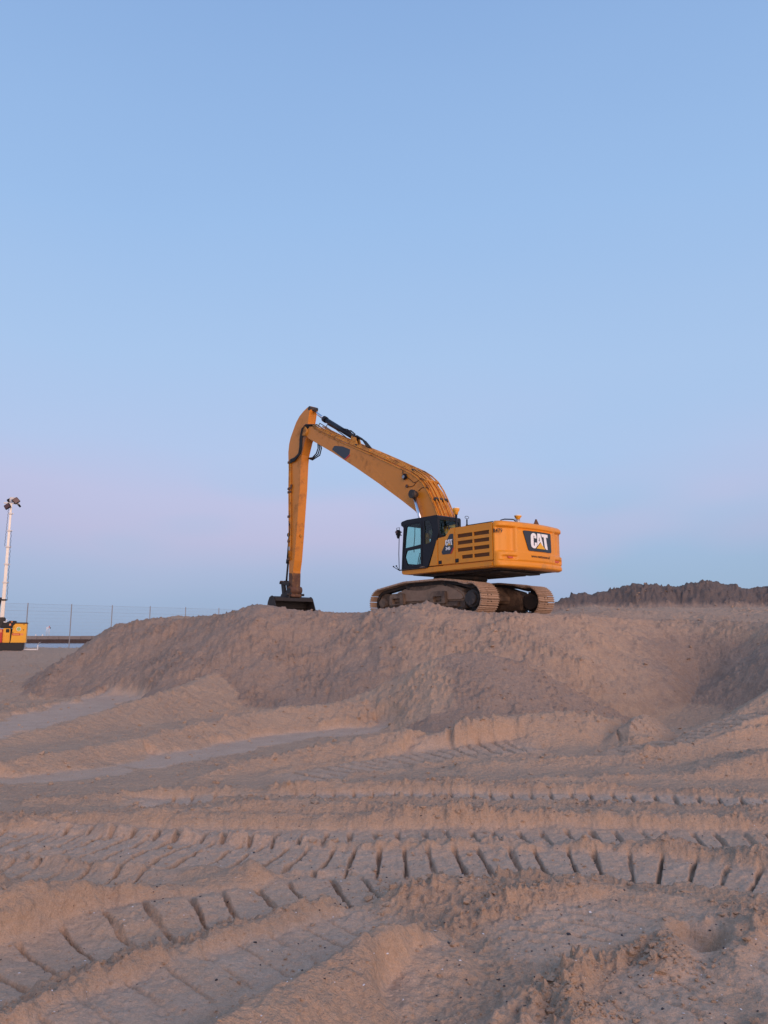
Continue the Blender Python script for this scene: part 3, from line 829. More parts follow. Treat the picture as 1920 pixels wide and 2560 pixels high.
sb.box(-pt * 0.47, pt * 0.43, -SW / 2, SW / 2, -0.012, 0.006, 'shoe')
for gt in (-0.075, -0.012, 0.055):
    sb.prism([(gt - 0.012, 0.006), (gt + 0.012, 0.006), (gt + 0.008, 0.042), (gt - 0.008, 0.042)], -SW / 2, SW / 2, 'shoe')
for uu in (-0.10, 0.06):
    sb.box(-0.058, -0.028, uu, uu + 0.045, 0.004, 0.0085, 'hole_shade')  # dark raised boxes stand in for the shade inside bolt holes
shoe_first = sb.build('track_shoe', 'shoe')
shoe_me = shoe_first.data
bpy.data.objects.remove(shoe_first)
for side_ in (1, -1):
    tr = empty('crawler_track', (0, 0, 0), YUC - YAW, EX)
    yc = 1.37 * side_
    for k in range(NSH):
        p, q = CEN[k], CEN[(k + 1) % NSH]
        pm = CEN[k - 1]
        d = (q - pm).normalized()
        o = link('track_shoe', shoe_me, tr, (p.x, yc, p.y))
        # local x along travel, local z outwards (loop runs counter-clockwise seen from the left)
        nx = Vector((d.x, 0, d.y)); nz = Vector((d.y, 0, -d.x)); ny = nz.cross(nx)
        o.rotation_euler = Matrix((nx, ny, nz)).transposed().to_euler()
    # link chain just inside the shoes
    inner, outer = [], []
    for k in range(NSH):
        p = CEN[k]; d = (CEN[(k + 1) % NSH] - CEN[k - 1]).normalized(); nrm_ = Vector((d.y, -d.x))
        inner.append(p - nrm_ * 0.11); outer.append(p - nrm_ * 0.013)
    b = MB()
    for uu in (yc - 0.13, yc + 0.08):
        for k in range(NSH):
            j = (k + 1) % NSH
            v = [b.bm.verts.new((pp.x, yy, pp.y)) for yy in (uu, uu + 0.05) for pp in (inner[k], inner[j], outer[j], outer[k])]
            for f in ((0, 1, 2, 3), (4, 7, 6, 5), (0, 4, 5, 1), (3, 2, 6, 7)): b.bm.faces.new([v[i] for i in f])
    b.build('link_chain', 'dark', tr)
    s = side_
    def yb(a, c): return sorted((yc + s * a, yc + s * c))
    # side frame with caked sand on its ledge
    b = mbm('frame')
    y0, y1 = yb(-0.30, 0.20)
    b.prism([(-1.55, 0.20), (1.55, 0.20), (1.62, 0.50), (1.30, 0.72), (0.8, 0.92), (-0.9, 0.94), (-1.45, 0.78), (-1.60, 0.45)], y0, y1, 'frame', 0.03)
    y0, y1 = yb(0.20, 0.30)
    b.prism([(-1.35, 0.26), (1.30, 0.26), (1.30, 0.40), (-1.35, 0.40)], y0, y1, 'frame', 0.02)
    b.build('side_frame', 'frame', tr)
    b = MB()
    y0, y1 = yb(-0.25, 0.27)
    top_ = [(1.55, 0.50), (1.42, 0.66), (1.15, 0.78), (0.95, 0.86), (0.8, 0.83), (0.4, 0.80), (0.0, 0.77), (-0.3, 0.80), (-0.5, 0.90), (-0.7, 0.92), (-0.9, 0.84), (-1.3, 0.80), (-1.5, 0.66), (-1.6, 0.48)]
    top_ = [(a + random.uniform(-.03, .03), c_ + random.uniform(-.02, .02)) for a, c_ in top_]
    b.prism([(-1.5, 0.42)] + top_[::-1] + [(1.45, 0.42)], y0, y1, None, 0.05)
    b.build('caked_sand', 'cake', tr)
    # stepped brackets with a square opening
    for c0 in (1.14, -0.63):
        ol = rounded([(c0 + 0.33, 0.36), (c0 + 0.30, 0.66), (c0 + 0.20, 0.72), (c0 - 0.28, 0.73), (c0 - 0.31, 0.36)], 0.05)
        ho = [(c0 + 0.18, 0.40), (c0 + 0.18, 0.57), (c0 - 0.16, 0.57), (c0 - 0.16, 0.40)]
        me_ = flat_shape([ol, ho], 0.12)
        put(me_, 'step_bracket', 'frame', tr, flank(yc + s * 0.33))
    # ground rollers, carrier rollers, idler and sprocket
    for k in range(8):
        b = MB(); b.disc((-1.35 + k * 0.385, yc, 0.155), (0, 1, 0), 0.10, 0.42, None, 16); b.disc((-1.35 + k * 0.385, yc, 0.155), (0, 1, 0), 0.045, 0.60, None, 10)
        b.build('ground_roller', 'dark', tr)
    for t_ in (0.8, -0.75):
        b = MB(); b.disc((t_, yc, 0.88), (0, 1, 0), 0.075, 0.40, None, 14); b.build('carrier_roller', 'dark', tr)
    b = MB(); b.disc((1.93, yc, 0.45), (0, 1, 0), 0.32, 0.16, None, 28); b.disc((1.93, yc, 0.45), (0, 1, 0), 0.14, 0.52, None, 18)
    b.build('idler_wheel', 'frame', tr)
    b = MB()
    tooth = []
    for k in range(42):
        r_ = 0.36 if (k % 2) else 0.31
        tooth.append((-1.86 + r_ * math.cos(2 * math.pi * k / 42), 0.47 + r_ * math.sin(2 * math.pi * k / 42)))
    b.prism(tooth, yc - 0.05, yc + 0.05)
    b.disc((-1.86, yc, 0.47), (0, 1, 0), 0.25, 0.50, None, 28); b.disc((-1.86, yc + s * 0.28, 0.47), (0, 1, 0), 0.19, 0.12, None, 24)
    b.build('drive_sprocket', 'dark', tr)
# car body between the tracks, mud hanging on it
b = mbm('frame')
b.prism([(-0.8, 0.95), (0.8, 0.95), (1.15, 0.62), (1.15, 0.50), (-1.15, 0.50), (-1.15, 0.62)], -1.15, 1.15, 'frame', 0.04)
for sx_ in (1, -1):
    for sy_ in (1, -1):
        b.tube([(0.5 * sx_, 0.5 * sy_, 0.74), (1.05 * sx_, 1.22 * sy_, 0.52)], [0.24, 0.17], 'frame', 10)
b.build('car_body', 'frame', EX, rot=(0, 0, YUC - YAW))
b = MB(); b.disc((0, 0, 1.08), (0, 0, 1), 0.78, 0.30, None, 48); b.disc((0, 0, 1.20), (0, 0, 1), 0.86, 0.12, None, 48)
for k in range(44):
    a_ = 2 * math.pi * k / 44
    b.disc((0.82 * math.cos(a_), 0.82 * math.sin(a_), 1.11), (0, 0, 1), 0.018, 0.05, None, 6)
b.build('swing_ring', 'dark', EX)

# ---- upper structure
UP = empty('upper_structure', (0, 0, 0), 0, EX)
b = mbm('yellow')
b.prism(rounded([(1.17, 1.50), (1.17, 1.37), (1.02, 1.33), (-2.745, 1.33), (-2.745, 1.50)], 0.05, 3), 1.14, 1.50, 'yellow', 0.035)
b.prism(rounded([(1.17, 1.50), (1.17, 1.37), (1.02, 1.33), (-2.745, 1.33), (-2.745, 1.50)], 0.05, 3), -1.50, -1.14, 'yellow', 0.035)
b.build('side_sill', 'yellow', UP)
b = mbm('dark')
b.prism([(1.10, 1.47), (1.0, 1.32), (0.2, 1.245), (-1.2, 1.245), (-2.75, 1.30), (-2.75, 1.47)], -1.145, 1.145, 'dark', 0.02)
for t_ in (-1.2, -1.75, -2.3): b.box(t_ - 0.2, t_ + 0.2, -0.9, 0.9, 1.225, 1.27, 'dark', 0.01)
for u_ in (0.2, -0.25): b.tube([(-2.8, u_, 1.32), (-2.8, u_, 1.25)], 0.012, 'dark', 6)
b.build('belly_frame', 'dark', UP)
# engine house core
b = mbm('yellow')
b.prism(rounded([(-0.66, 1.50), (-0.66, 2.34), (-0.90, 2.36), (-1.09, 2.60), (-2.745, 2.60), (-2.745, 1.50)], 0.04, 3), -1.47, 1.455, 'yellow', 0.05)
b.build('engine_house', 'yellow', UP)
b = mbm('yellow')
b.prism(rounded([(0.6, 1.50), (0.6, 2.1), (-0.62, 2.3), (-0.62, 1.50)], 0.04, 3), -1.47, -0.55, 'yellow', 0.04)
b.build('tool_box', 'yellow', UP)
b = MB(); b.prism([(0.75, 1.48), (0.75, 1.62), (-0.6, 1.62), (-0.6, 1.48)], -0.54, 0.42); b.build('boom_well_floor', 'dark', UP)
# flank panels of the left side, split by seams
def panel(name, ol, u0, u1, mat='yellow', parent=UP):
    b = mbm(mat); b.prism(ol, u0, u1, mat, 0.012); return b.build(name, mat, parent)
panel('side_panel', [(-0.125, 1.525), (-0.475, 2.29), (-0.515, 2.35), (-0.515, 1.525)], 1.20, 1.50)
panel('side_panel', [(-0.53, 1.525), (-0.53, 2.355), (-0.86, 2.365), (-1.06, 2.60), (-1.255, 2.60), (-1.255, 1.525)], 1.458, 1.50)
# vent door: a frame of rails round real openings with dark screens set back
VD = UP
rows = [(2.275, 2.39), (2.07, 2.18), (1.86, 1.97), (1.64, 1.75)]
ol = rounded([(-1.27, 1.525), (-1.27, 2.60), (-2.735, 2.60), (-2.735, 1.525)], 0.02, 2)
holes = []
for k, (a_, c_) in enumerate(rows):
    for x0, x1 in ((-1.36 if k < 3 else -1.53, -1.97), (-2.02, -2.62)):
        holes.append([(x0, a_), (x0, c_), (x1, c_), (x1, a_)])
put(flat_shape([ol] + holes, 0.040), 'vent_door', 'yellow', VD, flank(1.478))
for h in holes:
    b = mbm('vent')
    xs = sorted((h[0][0], h[2][0])); zs = (h[0][1], h[1][1])
    b.box(xs[0], xs[1], 1.457, 1.465, zs[0], zs[1], 'vent')
    for q in range(1, 5):
        zz_ = zs[0] + (zs[1] - zs[0]) * q / 5
        b.box(xs[0], xs[1], 1.463, 1.480, zz_ - 0.004, zz_ + 0.004, 'vent')
    b.build('vent_screen', 'vent', VD)
# long groove rail along the top edge
b = MB(); b.box(-2.70, -1.15, 1.44, 1.485, 2.565, 2.60, None, 0.01); b.build('top_rail', 'yellow', UP)
for t_ in (-0.625, -1.335):
    b = mbm('black'); b.box(t_ - 0.075, t_ + 0.075, 1.49, 1.506, 1.545, 1.665, 'black', 0.01); b.tube([(t_, 1.505, 1.605), (t_, 1.515, 1.605)], 0.022, 'rubber', 10)
    b.build('door_latch', 'black', UP)
# engine hood parts on the roof
b = MB(); b.prism(rounded([(-1.3, 2.60), (-1.3, 2.635), (-2.6, 2.635), (-2.6, 2.60)], 0.02, 2), -1.2, 1.2, None, 0.01); b.build('engine_hood', 'yellow', UP)
b = MB(); b.tube([(-1.45, 1.25, 2.62), (-1.5, 1.25, 2.66), (-2.55, 1.25, 2.66), (-2.62, 1.25, 2.62)], 0.014, None, 8); b.build('hood_rail', 'black', UP)

# counterweight: lofted block with a round tail, scooped corners and a raised badge field
RT0 = -3.062
def rear_t(u_): return RT0 - 0.13 * (1 - (u_ / 1.05) ** 2)
def cw_plan():
    pts = [(-2.76, 1.487)]
    for k in range(0, 13):
        a_ = R(90 + 84 * k / 12); pts.append((-2.775 + 0.285 * math.cos(a_), 1.0 + 0.485 * math.sin(a_)))
    for k in range(1, 14):
        u_ = 1.00 * (1 - k / 13); pts.append((rear_t(u_), u_))
    return pts + [(t_, -u_) for t_, u_ in pts[::-1][1:]]
plan = cw_plan()
lev = [1.315, 1.318, 1.33, 1.36, 1.42, 1.48, 1.53, 1.58, 1.63, 1.68, 1.72, 1.76, 1.80, 1.84, 1.90, 2.0, 2.1, 2.2, 2.3, 2.38, 2.42, 2.45, 2.48, 2.52, 2.57, 2.61, 2.63, 2.638]
def ss(a, c, x):
    t = min(1, max(0, (x - a) / (c - a))); return t * t * (3 - 2 * t)
def cw_in(u_, w_, t_):
    inset = 0.0
    inset += 0.10 * (1 - ss(1.30, 1.38, w_)) ** 2                        # rounded lower edge
    inset += 0.07 * ss(2.55, 2.645, w_) ** 2                             # rounded upper edge
    up = ss(1.74, 1.80, w_) * (1 - ss(2.44, 2.50, w_))
    scoop = ss(0.86, 0.98, abs(u_)) * ss(-2.80, -2.90, t_)
    low = 0.70
    inset += 0.085 * up * scoop                                          # scooped corner above the lamp
    inset += 0.030 * ss(1.74, 1.80, w_) * (1 - ss(0.80, 0.92, abs(u_))) * ss(-2.95, -3.05, t_) * 0.3
    inset += 0.055 * ss(2.405, 2.43, w_) * (1 - ss(2.45, 2.475, w_)) * (1 - ss(0.78, 0.86, abs(u_))) * ss(-2.95, -3.05, t_)
    inset += 0.022 * ss(1.44, 1.47, w_) * (1 - ss(1.50, 1.54, w_)) * ss(-2.85, -2.98, t_) * 1.2
    lampf = ss(0.84, 0.95, abs(u_)) * (1 - ss(1.26, 1.40, abs(u_))) * ss(1.535, 1.56, w_) * (1 - ss(1.63, 1.655, w_)) * ss(-2.9, -3.0, t_)
    inset += 0.06 * lampf
    return inset
b = mbm('yellow')
fine = []
for (a0, a1) in zip(plan, plan[1:]):
    L_ = math.hypot(a1[0] - a0[0], a1[1] - a0[1]); n_ = max(1, int(L_ / 0.03))
    for k in range(n_): fine.append((a0[0] + (a1[0] - a0[0]) * k / n_, a0[1] + (a1[1] - a0[1]) * k / n_))
fine.append(plan[-1])
lv = []
for a0, a1 in zip(lev, lev[1:]):
    n_ = max(1, round((a1 - a0) / 0.018))
    lv += [a0 + (a1 - a0) * k / n_ for k in range(n_)]
lv.append(lev[-1])
grid = []
for w_ in lv:
    row = []
    for i, (t_, u_) in enumerate(fine):
        p0, p1 = fine[max(i - 2, 0)], fine[min(i + 2, len(fine) - 1)]
        nx_, ny_ = (p1[1] - p0[1]), -(p1[0] - p0[0]); L_ = math.hypot(nx_, ny_)
        k = cw_in(u_, w_, t_)
        row.append(b.bm.verts.new((t_ - nx_ / L_ * k, u_ - ny_ / L_ * k, w_)))
    grid.append(row)
# orientation: make the inset point inwards
if grid[0][len(fine) // 2].co.x < fine[len(fine) // 2][0]:
    for r_, w_ in zip(grid, lv):
        for v, (t_, u_) in zip(r_, fine): v.co.x, v.co.y = 2 * t_ - v.co.x, 2 * u_ - v.co.y
for A, B in zip(grid, grid[1:]):
    for i in range(len(fine) - 1):
        f = b.bm.faces.new((A[i], A[i + 1], B[i + 1], B[i])); f.smooth = True
b.bm.faces.new(grid[0][::-1]); b.bm.faces.new(grid[-1])
b.bm.faces.new([r_[0] for r_ in grid] + [r_[-1] for r_ in grid[::-1]])
CW = b.build('counterweight', 'yellow', EX)
def bend(me, off):
    """lay a flat (u, w) shape onto the round tail"""
    for v in me.vertices:
        u_, w_, d_ = v.co.x, v.co.y, v.co.z
        v.co = (rear_t(u_) - off - d_, u_, w_)
    return me
def dense(ol, step=0.06):
    out = []
    for p, q in zip(ol, ol[1:] + ol[:1]):
        n_ = max(1, int(math.hypot(q[0] - p[0], q[1] - p[1]) / step))
        out += [(p[0] + (q[0] - p[0]) * k / n_, p[1] + (q[1] - p[1]) * k / n_) for k in range(n_)]
    return out
def strips(outline_fn, u0, u1, n=16):
    pass
pl = rounded([(0.65, 2.395), (-0.60, 2.395), (-0.62, 1.82), (0.44, 1.82)], 0.06, 4)
def bent_plate(outlines, depth, off, name, mat):
    me_ = flat_shape([dense(o) for o in outlines], depth)
    bm_ = bmesh.new(); bm_.from_mesh(me_)
    for _ in range(1): bmesh.ops.subdivide_edges(bm_, edges=[e for e in bm_.edges if e.calc_length() > 0.12], cuts=2, use_grid_fill=False)
    bm_.to_mesh(me_); bm_.free()
    bend(me_, off)
    me_.materials.clear(); me_.materials.append(MAT[mat])
    return link(name, me_, CW)
bent_plate([pl], 0.02, 0.006, 'badge_plate', 'plate')
# big badge letters: C, A, T with the small triangle (u runs right-to-left when read from behind)
def letters(x0, y0, wid, hei):
    """outlines for C A T in a box, x increasing in reading direction"""
    def m(l): return [(x0 + a * wid, y0 + c_ * hei) for a, c_ in l]
    C = [(0.30, 0.66), (0.30, 0.82), (0.255, 0.95), (0.16, 1.0), (0.08, 0.97), (0.02, 0.88), (0.0, 0.76), (0.0, 0.24), (0.03, 0.10), (0.10, 0.02), (0.19, 0.0), (0.245, 0.02),
         (0.32, 0.16), (0.32, 0.38), (0.20, 0.38), (0.20, 0.20), (0.175, 0.15), (0.145, 0.20), (0.145, 0.80), (0.165, 0.85), (0.19, 0.80), (0.19, 0.66)]
    A = [(0.36, 1.0), (0.54, 1.0), (0.70, 0.20), (0.665, 0.21), (0.52, 0.46), (0.36, 0.18), (0.34, 0.165)]
    Ah = [(0.46, 0.80), (0.425, 0.50), (0.505, 0.50)]
    T = [(0.59, 1.0), (1.0, 1.0), (1.0, 0.80), (0.88, 0.80), (0.98, 0.0), (0.885, 0.0), (0.80, 0.10), (0.735, 0.80), (0.625, 0.80)]
    V = [(0.295, 0.0), (0.83, 0.0), (0.535, 0.40)]
    return m(C), m(A), m(Ah), m(T), m(V)
CL = letters(0, 0, 1, 1)
def mapu(ol, u0, u1, w0, w1): return [(u0 + (u1 - u0) * a, w0 + (w1 - w0) * c_) for a, c_ in ol]
B_ = dict(u0=0.36, u1=-0.42, w0=1.90, w1=2.345)
for ols, nm, mt in (([CL[0]], 'letter_c', 'letter'), ([CL[1], CL[2]], 'letter_a', 'letter'), ([CL[3]], 'letter_t', 'letter'), ([CL[4]], 'badge_triangle', 'tri')):
    bent_plate([mapu(o, **B_) for o in ols], 0.008, 0.021, nm, mt)
# lettering on the tail: web address, small; number on the shoulder
me_ = text_shape('www.vanttoonen.nl', 0.115, 0.004, 0.92, 0.002)
xs = [v.co.x for v in me_.vertices]; k_ = 0.86 / (max(xs) - min(xs))
for v in me_.vertices:
    v.co.x = 0.34 - (v.co.x - min(xs)) * k_; v.co.y = 1.635 + v.co.y
bend(me_, 0.004); me_.materials.clear(); me_.materials.append(MAT['ink']); link('web_address', me_, CW)
me_ = text_shape('R479', 0.165, 0.004, 1.0, 0.004)
xs = [v.co.x for v in me_.vertices]; k_ = 0.27 / (max(xs) - min(xs))
def along_plan(s_):
    acc = 0.0
    for p, q_ in zip(plan, plan[1:]):
        L_ = math.hypot(q_[0] - p[0], q_[1] - p[1])
        if acc + L_ >= s_:
            f_ = (s_ - acc) / L_
            return p[0] + (q_[0] - p[0]) * f_, p[1] + (q_[1] - p[1]) * f_, (-(q_[1] - p[1]) / L_, (q_[0] - p[0]) / L_)
        acc += L_
for v in me_.vertices:
    t_, u_, n2 = along_plan(0.012 + (v.co.x - min(xs)) * k_)
    sg_ = 1 if (n2[1] > 0 or n2[0] < -0.5) else -1
    off = 0.005 + v.co.z
    v.co = (t_ + sg_ * n2[0] * off, u_ + sg_ * n2[1] * off, 2.29 + v.co.y)
me_.materials.clear(); me_.materials.append(MAT['ink']); link('fleet_number', me_, CW)
for s_ in (1, -1):
    b = mbm('lens'); b.prism([(0.90 * s_, 1.575), (1.14 * s_, 1.575), (1.17 * s_, 1.625), (0.94 * s_, 1.625)], -3.00, -3.022, 'lens', axes='yz')
    me_ = None
    b.build('tail_lamp', 'lens', CW)
# things bolted on top
def gps(t_, u_, w0, w1, w2):
    g = empty('position_receiver', (0, 0, 0), 0, EX)
    b = MB(); b.tube([(t_, u_, w0), (t_, u_, w1)], 0.035 if w1 - w0 > 0.2 else 0.06, None, 12); b.build('stand', 'black' if w1 - w0 > 0.2 else 'galv', g)
    b = MB(); b.tube([(t_, u_, w1), (t_, u_, w1 + (w2 - w1) * 0.30), (t_, u_, w1 + (w2 - w1) * 0.62), (t_, u_, w2 - 0.03)], [0.055, 0.065, 0.105, 0.11], None, 20); b.build('receiver_body', 'gps', g)
    b = MB(); b.tube([(t_, u_, w2 - 0.03), (t_, u_, w2 - 0.005), (t_, u_, w2 + 0.01)], [0.11, 0.10, 0.05], None, 20); b.build('receiver_cap', 'white', g)
    b = MB(); b.tube([(t_, u_ + 0.11, w1 + 0.10), (t_, u_ + 0.13, w1 + 0.02), (t_, u_ + 0.12, w1 - 0.10), (t_, u_ + 0.04, w1 - 0.14)], 0.008, None, 6); b.build('cable', 'rubber', g)
gps(-0.74, 0.90, 2.36, 3.12, 3.34)
gps(-2.82, 0.45, 2.62, 2.76, 2.90)
b = MB(); b.tube([(-2.62, 1.00, 2.60), (-2.62, 0.98, 2.72), (-2.68, 0.88, 2.75), (-2.77, 0.60, 2.76), (-2.79, 0.54, 2.72), (-2.79, 0.54, 2.60)], 0.018, None, 8); b.build('grab_rail', 'black', EX)
b = mbm('bucket'); b.prism([(-0.34, 2.63), (-0.08, 2.63), (-0.18, 2.82), (-0.21, 2.82)], -2.95, -2.98, 'bucket', axes='yz'); b.box(-3.0, -2.9, -0.28, -0.14, 2.63, 2.70, 'bucket', 0.01); b.build('lifting_lug', 'rust', EX)
# mirror on a forked stand behind the cab
b = MB(); b.tube([(-1.05, 0.75, 2.60), (-1.05, 0.75, 2.95)], 0.022, None, 8)
for du in (-0.12, 0.12): b.tube([(-1.05, 0.75 + du, 2.60), (-1.05, 0.75, 2.84)], 0.010, None, 6)
b.tube([(-1.05, 0.75 + 0.085 * math.cos(a_), 3.01 + 0.04 * math.sin(a_)) for a_ in [2 * math.pi * k / 16 for k in range(17)]], 0.008, None, 6, False)
b.build('mirror_stand', 'black', EX)

# ---- cab
CAB = empty('cab', (0, 0, 0), 0, EX)
side_ol = rounded([(1.17, 2.93), (1.155, 3.03), (0.90, 3.07), (-0.50, 3.06), (-0.56, 2.50), (-0.50, 2.36), (-0.12, 1.62), (-0.09, 1.515), (1.15, 1.505), (1.11, 2.1), (1.05, 2.86)], 0.04, 3)
w_up = rounded([(0.90, 2.85), (0.78, 2.90), (0.27, 2.90), (0.24, 2.82), (0.24, 2.235), (0.99, 2.175), (1.0, 2.24)], 0.03, 3)
w_lo = rounded([(0.90, 2.09), (0.25, 2.115), (0.26, 1.62), (0.86, 1.615), (0.985, 1.90)], 0.03, 3)
w_re = rounded([(0.07, 2.96), (-0.14, 2.95), (-0.27, 2.78), (-0.295, 2.55), (-0.18, 2.25), (0.07, 2.22)], 0.03, 3)
put(flat_shape([side_ol, w_up, w_lo, w_re], 0.05), 'left_frame', 'black', CAB, flank(1.475))
side_r = rounded([(1.15, 1.505), (1.11, 2.1), (1.05, 2.86), (1.15, 3.03), (-0.50, 3.06), (-0.50, 1.515)], 0.04, 3)
win_r = rounded([(1.02, 1.75), (0.98, 2.86), (-0.40, 2.92), (-0.40, 1.75)], 0.05, 3)
put(flat_shape([side_r, win_r], 0.05), 'right_frame', 'black', CAB, flank(0.475))
for nm, ol, u_ in (('door_glass', w_up, 1.472), ('door_glass', w_lo, 1.472), ('side_glass', w_re, 1.472), ('right_glass', win_r, 0.478)):
    put(flat_shape([ol], 0.006), nm, 'glass', CAB, flank(u_))
# door edge that stands proud of the frame
dr = rounded([(1.085, 1.535), (1.065, 2.1), (1.00, 2.955), (0.175, 2.985), (0.175, 1.535)], 0.04, 3)
dr_in = rounded([(1.055, 1.56), (1.035, 2.1), (0.975, 2.93), (0.20, 2.96), (0.20, 1.56)], 0.04, 3)
put(flat_shape([dr, dr_in], 0.012), 'door_edge', 'black', CAB, flank(1.506))
b = MB(); b.box(0.175, 0.215, 1.50, 1.522, 2.66, 2.80, None, 0.006); b.box(0.175, 0.215, 1.50, 1.522, 1.75, 1.86, None, 0.006); b.build('door_hinge', 'rubber', CAB)
b = MB(); b.tube([(0.98, 1.50, 2.42), (1.0, 1.53, 2.40), (1.0, 1.53, 2.32), (1.0, 1.50, 2.30)], 0.014, None, 8); b.build('door_handle', 'rubber', CAB)
# roof, floor, front and back
b = mbm('black'); b.prism(rounded([(1.20, 2.96), (1.17, 3.05), (0.90, 3.09), (-0.48, 3.085), (-0.52, 3.02), (1.1, 2.96)], 0.03, 3), 0.46, 1.49, 'black', 0.03); b.build('roof', 'black', CAB)
b = mbm('black'); b.box(-0.10, 1.14, 0.47, 1.46, 1.50, 1.56, 'black', 0.02); b.build('cab_floor', 'black', CAB)
fr_o = [(0.47, 1.52), (1.48, 1.52), (1.48, 3.0), (0.47, 3.0)]
fr_i = rounded([(0.55, 1.70), (1.40, 1.70), (1.40, 2.90), (0.55, 2.90)], 0.05, 3)
def front(t0): return Matrix(((0, -0.075, 1, t0 + 1.52 * 0.075), (1, 0, 0, 0), (0, 1, 0, 0), (0, 0, 0, 1)))
put(flat_shape([fr_o, fr_i], 0.05), 'front_frame', 'black', CAB, front(1.12))
put(flat_shape([fr_i], 0.006), 'windscreen', 'glass', CAB, front(1.12))
re_o = [(0.47, 2.30), (1.49, 2.30), (1.49, 3.04), (0.47, 3.04)]
re_i = rounded([(0.56, 2.50), (0.80, 2.44), (1.28, 2.44), (1.40, 2.56), (1.40, 2.95), (0.56, 2.95)], 0.04, 3)
put(flat_shape([re_o, re_i], 0.05), 'rear_frame', 'black', CAB, tail(-0.49))
put(flat_shape([re_i], 0.006), 'rear_window', 'glass', CAB, tail(-0.49))
b = MB(); b.prism([(-0.10, 1.52), (-0.47, 2.32), (-0.52, 2.32), (-0.16, 1.52)], 0.48, 1.46); b.build('rear_lower_wall', 'black', CAB)
# inside
st = CAB
b = MB(); b.box(-0.05, 0.42, 0.75, 1.22, 1.88, 2.02, None, 0.04); b.build('seat_cushion', 'seat', st)
b = MB(); b.box(-0.20, -0.04, 0.77, 1.20, 2.0, 2.62, None, 0.05); b.box(-0.20, -0.07, 0.88, 1.09, 2.62, 2.82, None, 0.04); b.build('seat_back', 'seat', st)
b = MB(); b.box(-0.05, 0.35, 0.80, 1.17, 1.56, 1.88, None, 0.03); b.build('seat_base', 'black', st)
b = MB(); b.box(0.15, 0.38, 1.24, 1.32, 1.90, 1.99, None, 0.02); b.tube([(0.34, 1.28, 1.99), (0.36, 1.28, 2.14)], 0.02, None, 8); b.build('control_console', 'black', CAB)
b = mbm('white'); b.box(0.24, 0.44, 1.24, 1.34, 1.975, 2.0, 'white', 0.008); b.box(0.30, 0.36, 1.26, 1.32, 2.0, 2.06, 'white', 0.01); b.build('arm_pad', 'white', CAB)
b = MB()
for du in (0.0, 0.07, 0.14): b.tube([(0.72 - du, 1.20, 1.56), (0.68 - du, 1.20, 1.80), (0.62 - du, 1.18, 2.02)], 0.012, None, 6)
b.box(0.48, 0.80, 1.12, 1.28, 1.56, 1.60, None, 0.01); b.build('travel_levers', 'black', CAB)
b = MB(); b.tube([(1.10, 0.95, 2.95), (1.06, 1.0, 2.6), (1.08, 1.02, 2.3), (1.12, 0.98, 2.1)], 0.012, None, 6); b.build('wiper', 'rubber', CAB)
b = MB(); b.tube([(-0.525, 1.30, 2.50), (-0.525, 1.02, 2.86)], 0.012, None, 6); b.tube([(-0.525, 0.72, 2.52), (-0.525, 1.05, 2.80)], 0.012, None, 6); b.tube([(-0.535, 1.05, 2.80), (-0.535, 0.92, 2.50)], 0.018, None, 6); b.build('rear_wiper', 'rubber', CAB)
b = MB(); b.box(1.19, 1.22, 0.60, 1.35, 2.97, 3.03, None, 0.01); b.build('roof_lip', 'rubber', CAB)
# work lamp and mirror on the front corner, guard rod, step rods
b = MB(); b.box(1.22, 1.34, 1.44, 1.60, 2.60, 2.80, None, 0.03); b.prism([(1.24, 2.60), (1.32, 2.60), (1.29, 2.52), (1.27, 2.52)], 1.48, 1.56); b.tube([(1.16, 1.48, 2.72), (1.25, 1.50, 2.72)], 0.018, None, 8); b.tube([(1.16, 1.48, 2.62), (1.25, 1.50, 2.63)], 0.014, None, 8)
b.tube([(1.22, 1.52, 2.80), (1.22, 1.52, 2.87), (1.36, 1.52, 2.87), (1.36, 1.52, 2.78)], 0.009, None, 6); b.build('work_lamp', 'black', CAB)
b = MB(); b.disc((1.28, 1.604, 2.72), (0, 1, 0), 0.05, 0.012, None, 16); b.build('lamp_lens', 'lampglass', CAB)
b = MB(); b.tube([(1.26, 1.50, 2.56), (1.28, 1.50, 2.0), (1.26, 1.50, 1.50), (1.14, 1.49, 1.48)], 0.012, None, 6); b.build('mirror_rod', 'black', CAB)
b = MB(); b.tube([(1.10, 1.40, 1.50), (1.34, 1.42, 1.49), (1.60, 1.45, 1.63)], 0.011, None, 6); b.tube([(1.34, 1.42, 1.49), (1.46, 1.45, 1.64)], 0.011, None, 6)
b.disc((1.60, 1.45, 1.64), (0, 0, 1), 0.024, 0.04, None, 8); b.disc((1.46, 1.45, 1.65), (0, 0, 1), 0.024, 0.04, None, 8); b.build('step_rod', 'black', CAB)
b = MB(); b.box(-0.05, 1.18, 1.45, 1.56, 1.475, 1.505, None, 0.01); b.build('door_step', 'dark', CAB)
b = MB(); b.prism([(0.02, 1.50), (0.12, 1.54), (0.2, 1.53), (0.3, 1.50)], 1.46, 1.55, None, 0.008); b.build('sand_clump', 'cake', CAB)

